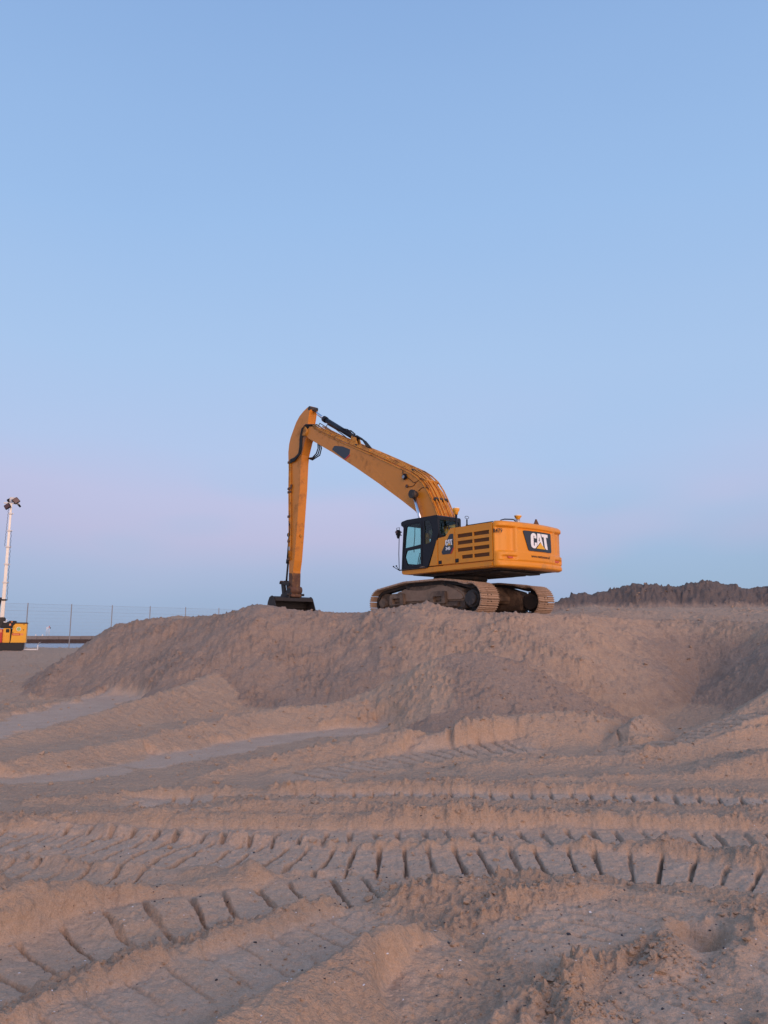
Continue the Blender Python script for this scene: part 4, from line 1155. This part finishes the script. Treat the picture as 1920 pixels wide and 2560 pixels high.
# side badge behind the cab door
bp_ = rounded([(-1.05, 2.43), (-1.195, 2.425), (-1.20, 1.96), (-1.11, 1.83), (-0.73, 1.83), (-0.69, 1.91)], 0.03, 3)
put(flat_shape([bp_], 0.006), 'side_badge', 'plate', UP, flank(1.504))
put(flat_shape([[(-1.205, 1.96), (-1.205, 2.02), (-1.07, 1.83), (-1.115, 1.83)]], 0.006), 'badge_stripe', 'red', UP, flank(1.509))
for ols, nm, mt in (([CL[0]], 'letter_c', 'letter'), ([CL[1], CL[2]], 'letter_a', 'letter'), ([CL[3]], 'letter_t', 'letter'), ([CL[4]], 'badge_triangle', 'tri')):
    put(flat_shape([mapu(o, -0.865, -1.155, 2.09, 2.265) for o in ols], 0.004), nm, mt, UP, flank(1.5095))
me_ = text_shape('340', 0.13, 0.004, 0.95, 0.006)
xs = [v.co.x for v in me_.vertices]; k_ = 0.19 / (max(xs) - min(xs))
for v in me_.vertices: v.co.x = (v.co.x - min(xs)) * k_
put(me_, 'model_number', 'letter', UP, flank_text(-0.875, 1.5095, 1.955))

# ---- boom
BW = 0.345
def bw(p): return 1.0 - 0.22 * ss(2.0, 8.5, p[0])
up_ = [(8.62, 7.88), (8.50, 8.00), (8.25, 7.99), (7.96, 7.93), (7.52, 7.66), (6.77, 7.28), (5.89, 6.86), (5.13, 6.51), (4.33, 6.15), (3.36, 5.69), (2.38, 5.21), (1.95, 5.00), (1.62, 4.80), (1.33, 4.55), (1.07, 4.22), (0.87, 3.88), (0.65, 3.46), (0.40, 2.9), (0.12, 2.2), (-0.05, 1.85), (0.0, 1.66), (0.2, 1.62)]
lo_ = [(0.42, 1.70), (0.75, 2.2), (1.30, 3.0), (1.53, 3.38), (1.72, 3.62), (2.45, 4.08), (3.7, 4.87), (5.12, 5.72), (6.6, 6.57), (8.07, 7.36), (8.36, 7.50), (8.54, 7.66)]
b = mbm('boom'); b.prism(up_ + lo_, -BW, BW, 'boom', 0.025, scale=bw)
BOOM = b.build('boom', 'boom', EX)
# flanges that stand proud along both edges of the box section
def along(line, off):
    out = []
    for i, p in enumerate(line):
        a_, c_ = line[max(i - 1, 0)], line[min(i + 1, len(line) - 1)]
        d = Vector((c_[0] - a_[0], c_[1] - a_[1])).normalized()
        out.append((p[0] + d.y * off, p[1] - d.x * off))
    return out
topline = up_[3:18]
for s_ in (1, -1):
    b = MB()
    b.tube([(p[0], s_ * (BW * bw(p) + 0.012), p[1]) for p in along(topline, -0.05)], 0.018, None, 6); b.build('weld_flange', 'yellow_worn', BOOM)
# hydraulic lines laid along the top of the boom
for k, u_ in enumerate((0.27, 0.16, 0.06, -0.05, -0.16, -0.27)):
    b = MB()
    ln = along(topline[(3 if k in (2, 3) else 0):], 0.07 + 0.03 * (k % 2))
    pts_ = [(p[0], u_ * (0.8 + 0.2 * bw(p)), p[1] + random.uniform(-.008, .008)) for p in ln]
    b.tube(pts_, 0.026, None, 8); b.build('hydraulic_line', 'yellow_worn', BOOM)
b = MB()
ln = along(topline[:12], 0.03); b.tube([(p[0], 0.32, p[1] + 0.01) for p in ln], 0.022, None, 8); b.build('lubrication_line', 'yellow_worn', BOOM)
for i in (2, 4, 5, 6, 8, 10, 12, 14):
    p = along(topline, 0.06)[i]; q = topline[max(i - 1, 0)]; q2 = topline[min(i + 1, len(topline) - 1)]
    an = math.atan2(q2[1] - q[1], q2[0] - q[0])
    b = MB(); b.box(p[0] - 0.045, p[0] + 0.045, -0.30, 0.325, p[1] - 0.055, p[1] + 0.055, None, 0.012, Matrix.Rotation(-an, 3, 'Y')); b.build('line_clamp', 'yellow_worn' if i % 4 else 'dark', BOOM)
put(flat_shape([rounded([(6.64, 6.70), (6.48, 6.82), (5.97, 6.70), (5.42, 6.46), (5.50, 6.29), (5.82, 6.16)], 0.05, 3)], 0.006), 'dark_decal', 'plate', BOOM, flank(BW * bw((6, 6)) + 0.006))
put(flat_shape([[(5.80, 6.15), (5.74, 6.12), (5.44, 6.24), (5.48, 6.29)]], 0.006), 'decal_stripe', 'red', BOOM, flank(BW * bw((5.6, 6)) + 0.009))
# lamps and wiring on the left cheek
b = MB(); b.box(2.14, 2.32, 0.33, 0.45, 4.78, 4.97, None, 0.03, Matrix.Rotation(R(25), 3, 'Y')); b.build('boom_lamp', 'black', BOOM)
b = MB(); b.disc((2.23, 0.455, 4.86), (0, 1, 0.0), 0.06, 0.012, None, 14); b.build('lamp_lens', 'steel', BOOM)
b = MB(); b.disc((2.14, 0.36, 4.53), (0, 1, 0), 0.055, 0.06, None, 14); b.build('pin_cap', 'rust', BOOM)
for pts_ in ([(2.38, 0.345, 5.16), (2.36, 0.36, 5.02), (2.26, 0.38, 4.94)], [(2.14, 0.38, 4.86), (1.95, 0.355, 4.72), (1.80, 0.355, 4.60), (1.62, 0.355, 4.62), (1.42, 0.355, 4.70), (1.28, 0.35, 4.60)],
             [(2.10, 0.37, 4.51), (1.95, 0.36, 4.48), (1.80, 0.355, 4.50), (1.68, 0.355, 4.60)], [(1.55, 0.36, 4.28), (1.40, 0.355, 4.36), (1.20, 0.355, 4.36), (1.05, 0.35, 4.30)]):
    b = MB(); b.tube(pts_, 0.011, None, 6); b.build('wire', 'ink', BOOM)
# hoses bowing off the tip of the boom down to the stick
for k in range(4):
    o_ = k * 0.05
    b = MB(); b.tube([(8.05 - o_, 0.30 - o_, 8.02), (8.45 - o_ * .4, 0.34 - o_ * .5, 8.10 - o_), (8.70 - o_, 0.36 - o_ * .3, 7.96 - o_), (8.86 - o_, 0.33, 7.60), (8.92 - o_, 0.30, 7.22), (9.02 - o_, 0.28, 6.98), (9.35, 0.26, 6.86 - o_ * .8), (9.72, 0.24, 6.84 - o_ * .8)], 0.028, None, 8)
    b.build('hose', 'rubber', BOOM)
for k in range(3):
    b = MB(); b.tube([(8.30, -0.18 - 0.05 * k, 7.45), (8.30 - 0.05 * k, -0.20 - 0.05 * k, 7.15), (8.42 - 0.05 * k, -0.2 - 0.05 * k, 6.95 - 0.04 * k), (8.70, -0.2, 6.82 - 0.05 * k), (9.0, -0.18, 6.85)], 0.026, None, 8); b.build('hose', 'rubber', BOOM)
for k in range(3):
    b = MB(); b.tube([(5.55, 0.10 - 0.09 * k, 7.02), (5.30, 0.10 - 0.09 * k, 7.02 - 0.05 * k), (4.95, 0.12 - 0.09 * k, 6.82 - 0.04 * k), (4.62, 0.12 - 0.09 * k, 6.42)], 0.028, None, 8); b.build('hose', 'rubber', BOOM)
for k, (a_, c_) in enumerate((((7.85, 8.05), (6.75, 7.42)), ((7.6, 7.98), (6.2, 7.2)))):
    b = MB(); m_ = ((a_[0] + c_[0]) / 2, (a_[1] + c_[1]) / 2 + 0.06)
    b.tube([(a_[0], 0.12 - 0.2 * k, a_[1] - 0.12), (a_[0] - 0.1, 0.12 - 0.2 * k, a_[1]), (m_[0], 0.14 - 0.2 * k, m_[1]), (c_[0] + 0.1, 0.12 - 0.2 * k, c_[1] + 0.03), (c_[0], 0.12 - 0.2 * k, c_[1] - 0.05)], 0.018, None, 6); b.build('hose', 'rust', BOOM)
b = MB(); b.prism([(5.75, 6.84), (5.60, 7.08), (5.42, 7.02), (5.25, 6.60)], -0.12, -0.06); b.prism([(5.75, 6.84), (5.60, 7.08), (5.42, 7.02), (5.25, 6.60)], 0.06, 0.12); b.build('cylinder_bracket', 'yellow_worn', BOOM)

def cylinder(name, a_, m_, e_, r1, r2, u_, mat='black', rodmat='chrome'):
    c = empty(name, (0, 0, 0), 0, EX)
    A_, M2, E_ = (Vector((p[0], u_, p[1])) for p in (a_, m_, e_))
    d = (E_ - A_).normalized()
    b = MB(); b.tube([A_, M2 - d * 0.16], r1, None, 16); b.tube([M2 - d * 0.18, M2], r1 * 1.22, None, 16); b.disc(A_, (0, 1, 0), r1 * 1.15, 0.20, None, 16); b.build('barrel', mat, c)
    b = MB(); b.tube([M2, E_], r2, None, 14); b.build('rod', rodmat, c)
    b = MB(); b.disc(E_, (0, 1, 0), r2 * 1.9, 0.18, None, 16); b.build('rod_eye', 'dark', c)
    return c
cylinder('stick_cylinder', (5.52, 6.98), (7.62, 8.23), (8.46, 8.80), 0.105, 0.058, 0.0)
b = MB(); b.tube([(5.7, 0.08, 7.24), (5.9, 0.1, 7.40), (6.15, 0.09, 7.48), (6.4, 0.06, 7.58)], 0.02, None, 6); b.tube([(5.6, -0.05, 7.16), (5.85, -0.03, 7.36), (6.1, 0.0, 7.42)], 0.025, None, 6); b.build('cylinder_hose', 'rubber', EX)
for s_ in (1, -1):
    cylinder('boom_cylinder', (0.80, 1.58), (1.12, 2.72), (1.65, 4.16), 0.12, 0.062, 0.50 * s_, 'yellow_worn')
b = MB(); b.tube([(1.65, -0.60, 4.16), (1.65, 0.60, 4.16)], 0.075, None, 14); b.build('cylinder_pin', 'dark', EX)
b = MB(); b.disc((1.65, 0.56, 4.16), (0, 1, 0), 0.15, 0.10, None, 20); b.build('pin_boss', 'dark', EX)

# ---- stick
SWD = 0.19
front_ = [(8.62, 8.90), (8.85, 8.80), (9.17, 8.66), (9.39, 8.44), (9.59, 8.16), (9.81, 7.83), (9.93, 7.58), (9.96, 7.22), (9.89, 6.15), (9.82, 5.1), (9.77, 4.06), (9.74, 3.04), (9.72, 2.13), (9.72, 1.5), (9.66, 1.22)]
back_ = [(9.46, 1.22), (9.45, 1.6), (9.42, 2.1), (9.33, 2.52), (9.22, 3.52), (9.13, 4.52), (9.03, 5.54), (8.98, 6.55), (8.94, 6.93), (8.72, 7.46), (8.55, 7.62), (8.48, 7.9), (8.53, 8.25), (8.45, 8.60), (8.34, 8.80), (8.42, 8.93)]
b = mbm('boom'); b.prism(front_ + back_, -SWD, SWD, 'boom', 0.022)
STK = b.build('stick', 'boom', EX)
# rubbed and rusted lower end
lower = [(9.735, 2.05), (9.735, 1.5), (9.67, 1.20), (9.45, 1.20), (9.435, 1.6), (9.41, 2.0)]
b = MB(); b.prism(lower, -SWD - 0.006, SWD + 0.006, None, 0.02); b.build('wear_sleeve', 'rust', STK)
b = MB(); b.disc((9.55, 0, 1.30), (0, 1, 0), 0.16, 0.56, None, 18); b.build('stick_end_boss', 'rust', STK)
b = MB(); b.disc((8.60, 0, 7.86), (0, 1, 0), 0.20, 0.70, None, 24); b.build('pivot_boss', 'yellow_worn', STK)
b = MB(); b.tube([(8.42, -0.20, 8.83), (8.42, 0.20, 8.83)], 0.09, None, 16); b.build('top_pin', 'dark', STK)
# steel lines down the left cheek of the stick, near its front edge
for k in range(3):
    b = MB(); o_ = 0.07 * k
    b.tube([(9.84 - o_, 0.215, 6.80), (9.80 - o_, 0.235, 5.6), (9.74 - o_, 0.235, 4.3), (9.70 - o_ * .9, 0.235, 3.2), (9.68 - o_ * .7, 0.235, 2.55)], 0.020, None, 8); b.build('hydraulic_line', 'yellow_worn', STK)
for w_ in (6.75, 5.6, 5.45, 4.4, 3.35, 2.6):
    b = MB(); b.box(9.60, 9.90 - (6.8 - w_) * 0.03, 0.215, 0.265, w_ - 0.05, w_ + 0.05, None, 0.01); b.build('line_clamp', 'rust', STK)
for t_, w_ in ((9.03, 5.95), (9.20, 3.55)):
    b = MB(); b.disc((t_ - 0.012, -0.02, w_), (-1, 0, -0.1), 0.06, 0.05, None, 14); b.build('lifting_eye', 'yellow_worn', STK)
b = MB(); b.box(9.55, 9.66, 0.215, 0.25, 5.62, 5.76, None, 0.01); b.build('junction_block', 'rust', STK)
b = MB(); b.box(9.60, 9.70, 0.215, 0.26, 2.95, 3.12, None, 0.01); b.build('grease_block', 'galv', STK)
b = MB(); b.tube([(9.72, 0.24, 4.2), (9.60, 0.26, 3.95), (9.62, 0.26, 3.6), (9.75, 0.25, 3.4)], 0.02, None, 6); b.build('hose', 'rubber', STK)
b = MB(); b.box(9.72, 9.95, -0.03, 0.10, 3.60, 3.72, None, 0.02); b.build('cylinder_ear', 'dark', STK)
cylinder('bucket_cylinder', (9.98, 3.66), (10.10, 2.45), (10.20, 1.66), 0.075, 0.042, 0.0, 'black', 'dark')
# linkage
for s_ in (0.17, -0.25):
    b = MB(); b.prism(rounded([(10.34, 1.72), (10.40, 1.60), (9.62, 1.48), (9.58, 1.62)], 0.06, 3), s_, s_ + 0.07, None, 0.01); b.build('tipping_link', 'bucket', EX)
    b = mbm('bucket'); b.prism(rounded([(10.10, 1.68), (10.34, 1.70), (10.20, 1.10), (9.95, 1.06)], 0.05, 3), s_ * 0.6, s_ * 0.6 + 0.09, 'bucket', 0.01); b.build('push_link', 'bucket', EX)
b = MB(); b.tube([(10.27, -0.24, 1.66), (10.27, 0.24, 1.66)], 0.075, None, 14); b.build('link_pin', 'rust', EX)
# quick coupler and wide clean-up bucket, open side to the machine
b = mbm('rust'); b.box(9.40, 10.16, -0.26, 0.30, 1.02, 1.16, 'rust', 0.03)
for s_ in (-0.26, 0.22): b.prism(rounded([(9.40, 1.02), (9.44, 1.36), (9.66, 1.40), (9.80, 1.20), (10.05, 1.24), (10.16, 1.02)], 0.04, 3), s_, s_ + 0.07, 'bucket', 0.01)
b.tube([(9.50, -0.42, 1.12), (9.50, 0.44, 1.12)], 0.05, 'bucket', 12); b.build('quick_coupler', 'rust', EX)
BK = empty('bucket', (0, 0, 0), 0, EX)
U0, U1 = -0.87, 1.06
outer_ = [(9.50, 0.98), (9.66, 1.04), (9.80, 1.00), (9.92, 0.80), (9.98, 0.50), (9.90, 0.18), (9.66, -0.06), (9.30, -0.14), (8.95, -0.10)]
inner_ = [(p[0] - 0.035, p[1]) for p in outer_[::-1]]
inner_ = [(8.95, -0.075), (9.30, -0.11), (9.64, -0.03), (9.87, 0.19), (9.945, 0.50), (9.885, 0.79), (9.775, 0.97), (9.66, 1.01), (9.51, 0.95)]
b = MB()
A = [b.bm.verts.new((p[0], U0, p[1])) for p in outer_]; B = [b.bm.verts.new((p[0], U1, p[1])) for p in outer_]
C = [b.bm.verts.new((p[0], U0, p[1])) for p in inner_[::-1]]; D = [b.bm.verts.new((p[0], U1, p[1])) for p in inner_[::-1]]
for k in range(len(outer_) - 1):
    b.bm.faces.new((A[k], A[k + 1], B[k + 1], B[k])); b.bm.faces.new((C[k], D[k], D[k + 1], C[k + 1]))
b.bm.faces.new((A[0], B[0], D[0], C[0])); b.bm.faces.new((A[-1], C[-1], D[-1], B[-1]))
b.build('bucket_shell', 'bucket', BK)
for u_ in (U0, U1 - 0.03):
    b = MB(); b.prism(outer_, u_, u_ + 0.03, None, 0.004); b.build('side_plate', 'bucket', BK)
    b = MB(); b.tube([(9.70, u_ + 0.015, 1.03), (9.60, u_ + 0.015, 1.04), (9.49, u_ + 0.015, 0.97), (9.28, u_ + 0.015, 0.52), (8.96, u_ + 0.015, -0.08)], 0.022, None, 6); b.build('side_edge', 'bucket', BK)
b = MB(); b.box(9.42, 9.54, U0 + 0.03, U1 - 0.03, 0.84, 0.985, None, 0.015); b.build('top_beam', 'bucket', BK)
b = MB(); b.box(9.80, 9.90, U0 + 0.04, U1 - 0.04, 0.60, 0.63, None, 0.008); b.build('inner_rib', 'bucket', BK)
b = MB(); b.box(8.80, 9.10, U0, U1, -0.13, -0.10, None, 0.008); b.build('cutting_edge', 'bucket', BK)
for u_ in (-0.23, 0.30):
    b = MB(); b.prism([(9.44, 0.98), (9.46, 1.20), (9.60, 1.20), (10.02, 1.16), (10.10, 1.05), (9.9, 0.82)], u_, u_ + 0.05); b.build('hanger_plate', 'bucket', BK)

# ------------------------------------------------------------------ light tower at the left edge
TD = 39.0
tx = (63 - 960) / FPX / 1.0161 * TD
tz = float(height(tx - 0.6, TD)[0])
LT = empty('light_tower', (tx, TD, tz), R(22))
tag(LT, 'orange and black mobile light tower with tall telescopic mast on the sand at left', 'light tower')
q = 0.0204
def X_(px): return (px - 65) * q
def Zt_(py): return (1627 - py) * q
b = mbm('orange'); b.prism([(X_(30.5), Zt_(1608)), (X_(64.5), Zt_(1608)), (X_(64.5), Zt_(1562)), (X_(39), Zt_(1562)), (X_(34), Zt_(1568))], 0.0, 1.1, 'orange', 0.02); b.build('canopy_door', 'orange', LT)
b = MB(); b.prism([(X_(38), Zt_(1562) + 0.004), (X_(65), Zt_(1562) + 0.004), (X_(65), Zt_(1559)), (X_(39), Zt_(1559))], -0.02, 1.1, None, 0.01); b.build('canopy_lid', 'rubber', LT)
b = mbm('orange'); b.box(X_(12.5), X_(28.5), 0.0, 1.1, Zt_(1608), Zt_(1573.5), 'orange', 0.02); b.build('engine_door', 'orange', LT)
b = mbm('orange'); b.box(X_(14.5), X_(26), -0.012, 0.0, Zt_(1605), Zt_(1586), 'orange', 0.004)
for k in range(7): b.box(X_(15), X_(25.5), -0.022, -0.012, Zt_(1604) + k * 0.05, Zt_(1604) + k * 0.05 + 0.02, 'orange')
b.build('louvre_panel', 'orange', LT)
b = MB(); b.box(X_(19), X_(26.5), -0.02, 0.0, Zt_(1583.5), Zt_(1575), None, 0.01); b.build('door_lock', 'rubber', LT)
b = MB(); b.box(X_(-22), X_(12), -0.10, 1.0, Zt_(1608), Zt_(1575), None, 0.02); b.build('side_tank', 'red', LT)
b = MB(); b.box(X_(3), X_(10.5), -0.115, -0.10, Zt_(1583.5), Zt_(1576.5), None, 0.004); b.build('tank_label', 'orange2', LT)
b = MB(); b.box(X_(28.7), X_(30.3), 0.03, 1.0, Zt_(1608), Zt_(1574)); b.build('door_gap', 'rubber', LT)
b = MB(); b.prism([(X_(-22), 0.0), (X_(59), 0.0), (X_(60), Zt_(1609)), (X_(-22), Zt_(1609))], -0.03, 1.12, None, 0.02); b.build('base_skid', 'rubber', LT)
b = MB(); b.prism([(X_(6), Zt_(1573)), (X_(30), Zt_(1573)), (X_(34), Zt_(1566)), (X_(40), Zt_(1560)), (X_(39), Zt_(1555)), (X_(25), Zt_(1555)), (X_(18), Zt_(1560)), (X_(10), Zt_(1560))], 0.05, 1.0, None, 0.03); b.build('hood', 'black', LT)
b = mbm('orange2'); b.box(X_(29), X_(32), 0.02, 0.05, Zt_(1559), Zt_(1556), 'orange2', 0.005); b.box(X_(25), X_(29), 0.02, 0.05, Zt_(1567), Zt_(1562), 'orange2', 0.005); b.build('warning_label', 'orange2', LT)
b = MB(); b.box(X_(-8), X_(15), 0.10, 0.60, Zt_(1572), Zt_(1546.5), None, 0.04); b.build('winch_housing', 'dark', LT)
b = mbm('white'); b.box(X_(12), X_(19), 0.0, 0.1, Zt_(1559.5), Zt_(1557), 'white', 0.01); b.tube([(X_(18), 0.1, Zt_(1556)), (X_(18.5), 0.1, Zt_(1552))], [0.045, 0.03], 'white', 10); b.build('strobe', 'white', LT)
b = MB(); b.disc((X_(47), -0.008, Zt_(1575)), (0, 1, 0), 0.105, 0.012, None, 28); b.build('round_sticker', 'white', LT)
b = MB(); b.disc((X_(47), -0.016, Zt_(1575)), (0, 1, 0), 0.085, 0.008, None, 28); b.build('sticker_centre', 'sticker', LT)
b = MB(); b.box(X_(33.5), X_(51), -0.010, -0.002, Zt_(1590.5), Zt_(1585.5)); b.build('red_nameplate', 'red', LT)
b = MB(); b.box(X_(35.5), X_(49), -0.016, -0.010, Zt_(1589.3), Zt_(1586.8)); b.build('nameplate_lettering', 'orange2', LT)
b = MB(); b.box(X_(52), X_(58), -0.010, -0.002, Zt_(1590.3), Zt_(1585.7)); b.build('small_plate', 'orange2', LT)
for px, py in ((36, 1570), (34.5, 1583), (57.5, 1577), (58, 1564)):
    b = MB(); b.box(X_(px) - 0.02, X_(px) + 0.02, -0.02, 0.0, Zt_(py) - 0.02, Zt_(py) + 0.02, None, 0.004); b.build('hinge', 'rubber', LT)
# outrigger with jack
b = MB(); b.box(X_(60), X_(90), 0.40, 0.48, Zt_(1626.3), Zt_(1623.3), None, 0.006); b.build('outrigger_beam', 'white', LT)
b = mbm('white'); b.tube([(X_(91.5), 0.44, Zt_(1634)), (X_(91.5), 0.44, Zt_(1613))], 0.028, 'white', 10); b.disc((X_(91.5), 0.44, Zt_(1634)), (0, 0, 1), 0.07, 0.03, 'white', 12); b.build('outrigger_jack', 'white', LT)
b = MB(); b.tube([(X_(91.5), 0.44, Zt_(1613)), (X_(93.5), 0.44, Zt_(1609)), (X_(98), 0.44, Zt_(1606.5))], 0.012, None, 6); b.build('jack_crank', 'galv', LT)
# mast: telescoping square sections with collars
mx_ = X_(7.5)
lv_ = [0, 1546, 1500, 1457, 1412, 1369, 1329, 1287, 1262]
def mz(py):  # height of a point above the tower foot that stands at that row of the picture
    v = (py - 1280) / FPX
    return EYE + (SP - v * CP) / (CP + v * SP) * (TD + 0.3) - tz
rows_ = [mz(p) for p in lv_[1:]]
rad = [0.098, 0.088, 0.078, 0.070, 0.062, 0.055, 0.048]
mm = 0.30
for k in range(7):
    b = MB(); b.box(mx_ - rad[k] * 0.9, mx_ + rad[k] * 0.9, mm - rad[k] * 0.9, mm + rad[k] * 0.9, rows_[k] - (0.5 if k == 0 else 0.05), rows_[k + 1], None, 0.012); b.build('mast_section', 'mast', LT)
    if k < 6:
        b = MB(); b.box(mx_ - rad[k] - 0.03, mx_ + rad[k] + 0.03, mm - rad[k] - 0.03, mm + rad[k] + 0.03, rows_[k + 1] - 0.06, rows_[k + 1] + 0.02, None, 0.01)
        b.box(mx_ + rad[k], mx_ + rad[k] + 0.10, mm - 0.03, mm + 0.03, rows_[k + 1] - 0.03, rows_[k + 1], None, 0.005); b.build('mast_collar', 'galv' if k else 'dark', LT)
b = MB(); b.tube([(mx_ - 0.35, mm, rows_[0] - 0.3), (mx_ - 0.22, mm, rows_[0] + 0.3), (mx_ - 0.12, mm - 0.05, rows_[1] + 0.1)], 0.05, None, 8)
b.build('coiled_cable', 'rubber', LT)
for s_ in (-1, 1):
    pts_ = []
    for k in range(41):
        f = k / 40
        pts_.append((mx_ + s_ * (0.15 - 0.05 * f) + 0.02 * math.sin(k * 2.1), mm - 0.02, rows_[1 if s_ > 0 else 4] + (rows_[5 if s_ > 0 else 7] - rows_[1 if s_ > 0 else 4]) * f))
    b = MB(); b.tube(pts_, 0.010, None, 5); b.build('mast_cable', 'rubber', LT)
# lamp head: four floodlights round the mast top
zt0 = rows_[7]
b = mbm('galv'); b.box(mx_ - 0.35, mx_ + 0.38, mm - 0.03, mm + 0.03, zt0 - 0.04, zt0 + 0.03, 'galv', 0.01); b.tube([(mx_, mm, zt0 - 0.35), (mx_, mm, zt0 + 0.2)], 0.045, 'galv', 10); b.build('lamp_bar', 'galv', LT)
b = MB(); b.box(mx_ - 0.10, mx_ + 0.20, mm + 0.02, mm + 0.16, zt0 + 0.08, zt0 + 0.32, None, 0.02); b.build('driver_box', 'steel', LT)
def flood(px, py, sx_, sz_, roll, yaw_, tilt, dy):
    v = (py - 1280) / FPX
    zc_ = EYE + (SP - v * CP) / (CP + v * SP) * (TD + mm) - tz
    f_ = empty('floodlight', (mx_ + (px - 31) * q, mm + dy, zc_), 0, LT)
    f_.rotation_euler = (tilt, roll, yaw_)
    b = MB(); b.box(-sx_, sx_, -0.04, 0.05, -sz_, sz_, None, 0.02); b.build('lamp_housing', 'black', f_)
    b = MB(); b.box(-sx_ * 0.82, sx_ * 0.82, -0.048, -0.040, -sz_ * 0.82, sz_ * 0.82, None); b.build('lamp_lens', 'lampglass', f_)
flood(41.5, 1256, 0.15, 0.15, R(-38), R(15), R(-18), -0.12)
flood(23.0, 1271, 0.15, 0.14, R(-35), R(-18), R(-15), -0.12)
flood(47.5, 1264, 0.14, 0.10, R(-32), R(120), R(-50), 0.10)
flood(27, 1254, 0.13, 0.12, R(30), R(170), R(-20), 0.20)

# ------------------------------------------------------------------ mesh fence towards the sea
FE = empty('mesh_fence', (-20.7, 45, 1.0))
tag(FE, 'tall thin wire mesh fence with steel posts along the edge of the beach', 'fence')
posts = [(1.86 * k, 1.70 * k) for k in range(-2, 10)]
for x, y in posts:
    b = mbm('post'); b.box(x - 0.024, x + 0.024, y - 0.024, y + 0.024, -0.6, 2.66 + 0.005 * y, 'post', 0.006); b.build('fence_post', 'post', FE)
for (x0, y0), (x1, y1) in zip(posts, posts[1:]):
    b = MB()
    def wire(f0, h0, f1, h1, r):
        b.tube([(x0 + (x1 - x0) * f0, y0 + (y1 - y0) * f0, h0), (x0 + (x1 - x0) * f1, y0 + (y1 - y0) * f1, h1)], r, None, 3, False)
    for k in range(13): wire(0, 0.15 + 0.205 * k, 1, 0.15 + 0.205 * k, 0.005 if k in (12, 10) else 0.0024)
    for k in range(1, 48): wire(k / 48, 0.15, k / 48, 2.61, 0.002)
    b.build('mesh_panel', 'post', FE)

# ------------------------------------------------------------------ pier in the distance
PD = 640.0
PI_ = empty('harbour_pier', (-330, PD, -2.0))
tag(PI_, 'long low brown concrete pier on sheet piling standing in the sea at left', 'pier')
n_ = 30
for k in range(n_):
    b = MB(); j = random.uniform(-0.1, 0.1)
    b.box(k * 9.0 + 0.15, k * 9.0 + 8.85, j, 8.0, 3.2, 5.95 + random.uniform(-.06, .06), None, 0.05); b.build('wall_panel', 'conc', PI_)
b = MB()
for k in range(n_ * 9):
    b.box(k * 1.0, k * 1.0 + 0.55, 0.4 + (k % 2) * 0.15, 2.0, -3.0, 3.3)
b.box(0, n_ * 9, 0.9, 7.5, -3, 3.25); o = b.build('sheet_piling', 'pile', PI_); o['kind'] = 'stuff'
b = MB(); b.box(0, n_ * 9, 0.5, 1.5, 3.0, 3.4); b.build('capping_beam', 'pile', PI_)
def pier_x(px): return (px - 960) / FPX / 1.012 * PD
lab = ['leftmost thin white pole above the distant pier', 'second thin white pole above the distant pier from the left', 'third thin white pole above the distant pier from the left', 'rightmost thin white pole above the distant pier']
for k, (px, top, mt) in enumerate(((111.5, 1569, 'white'), (114.0, 1568.5, 'white'), (117.3, 1566, 'red'), (119.8, 1568.5, 'plate'))):
    g = empty('flag_pole', (pier_x(px), PD + 3, 3.95)); tag(g, lab[k], 'pole', 'poles on the pier')
    h_ = (1591 - top) / FPX * PD
    b = MB(); b.tube([(0, 0, 0), (0, 0, h_)], 0.14, None, 6); b.build('pole', 'white', g)
    b = MB(); b.box(0.1, 0.75, -0.03, 0.03, h_ - 1.7, h_ - 0.2, None, 0.01); b.build('flag', mt, g)
for px, w_, lb in ((86, 0.40, 'small white hut at the left on the distant pier'), (103, 0.50, 'slightly wider small white hut on the distant pier beside the poles')):
    g = empty('beacon_hut', (pier_x(px), PD + 3, 3.95)); tag(g, lb, 'hut')
    b = MB(); b.box(-w_, w_, -w_, w_, 0, 1.0); b.build('wall', 'white', g)
    b = MB(); b.tube([(0, 0, 1.0), (0, 0, 1.5)], [w_ * 1.2, 0.05], None, 8); b.build('roof', 'white', g)
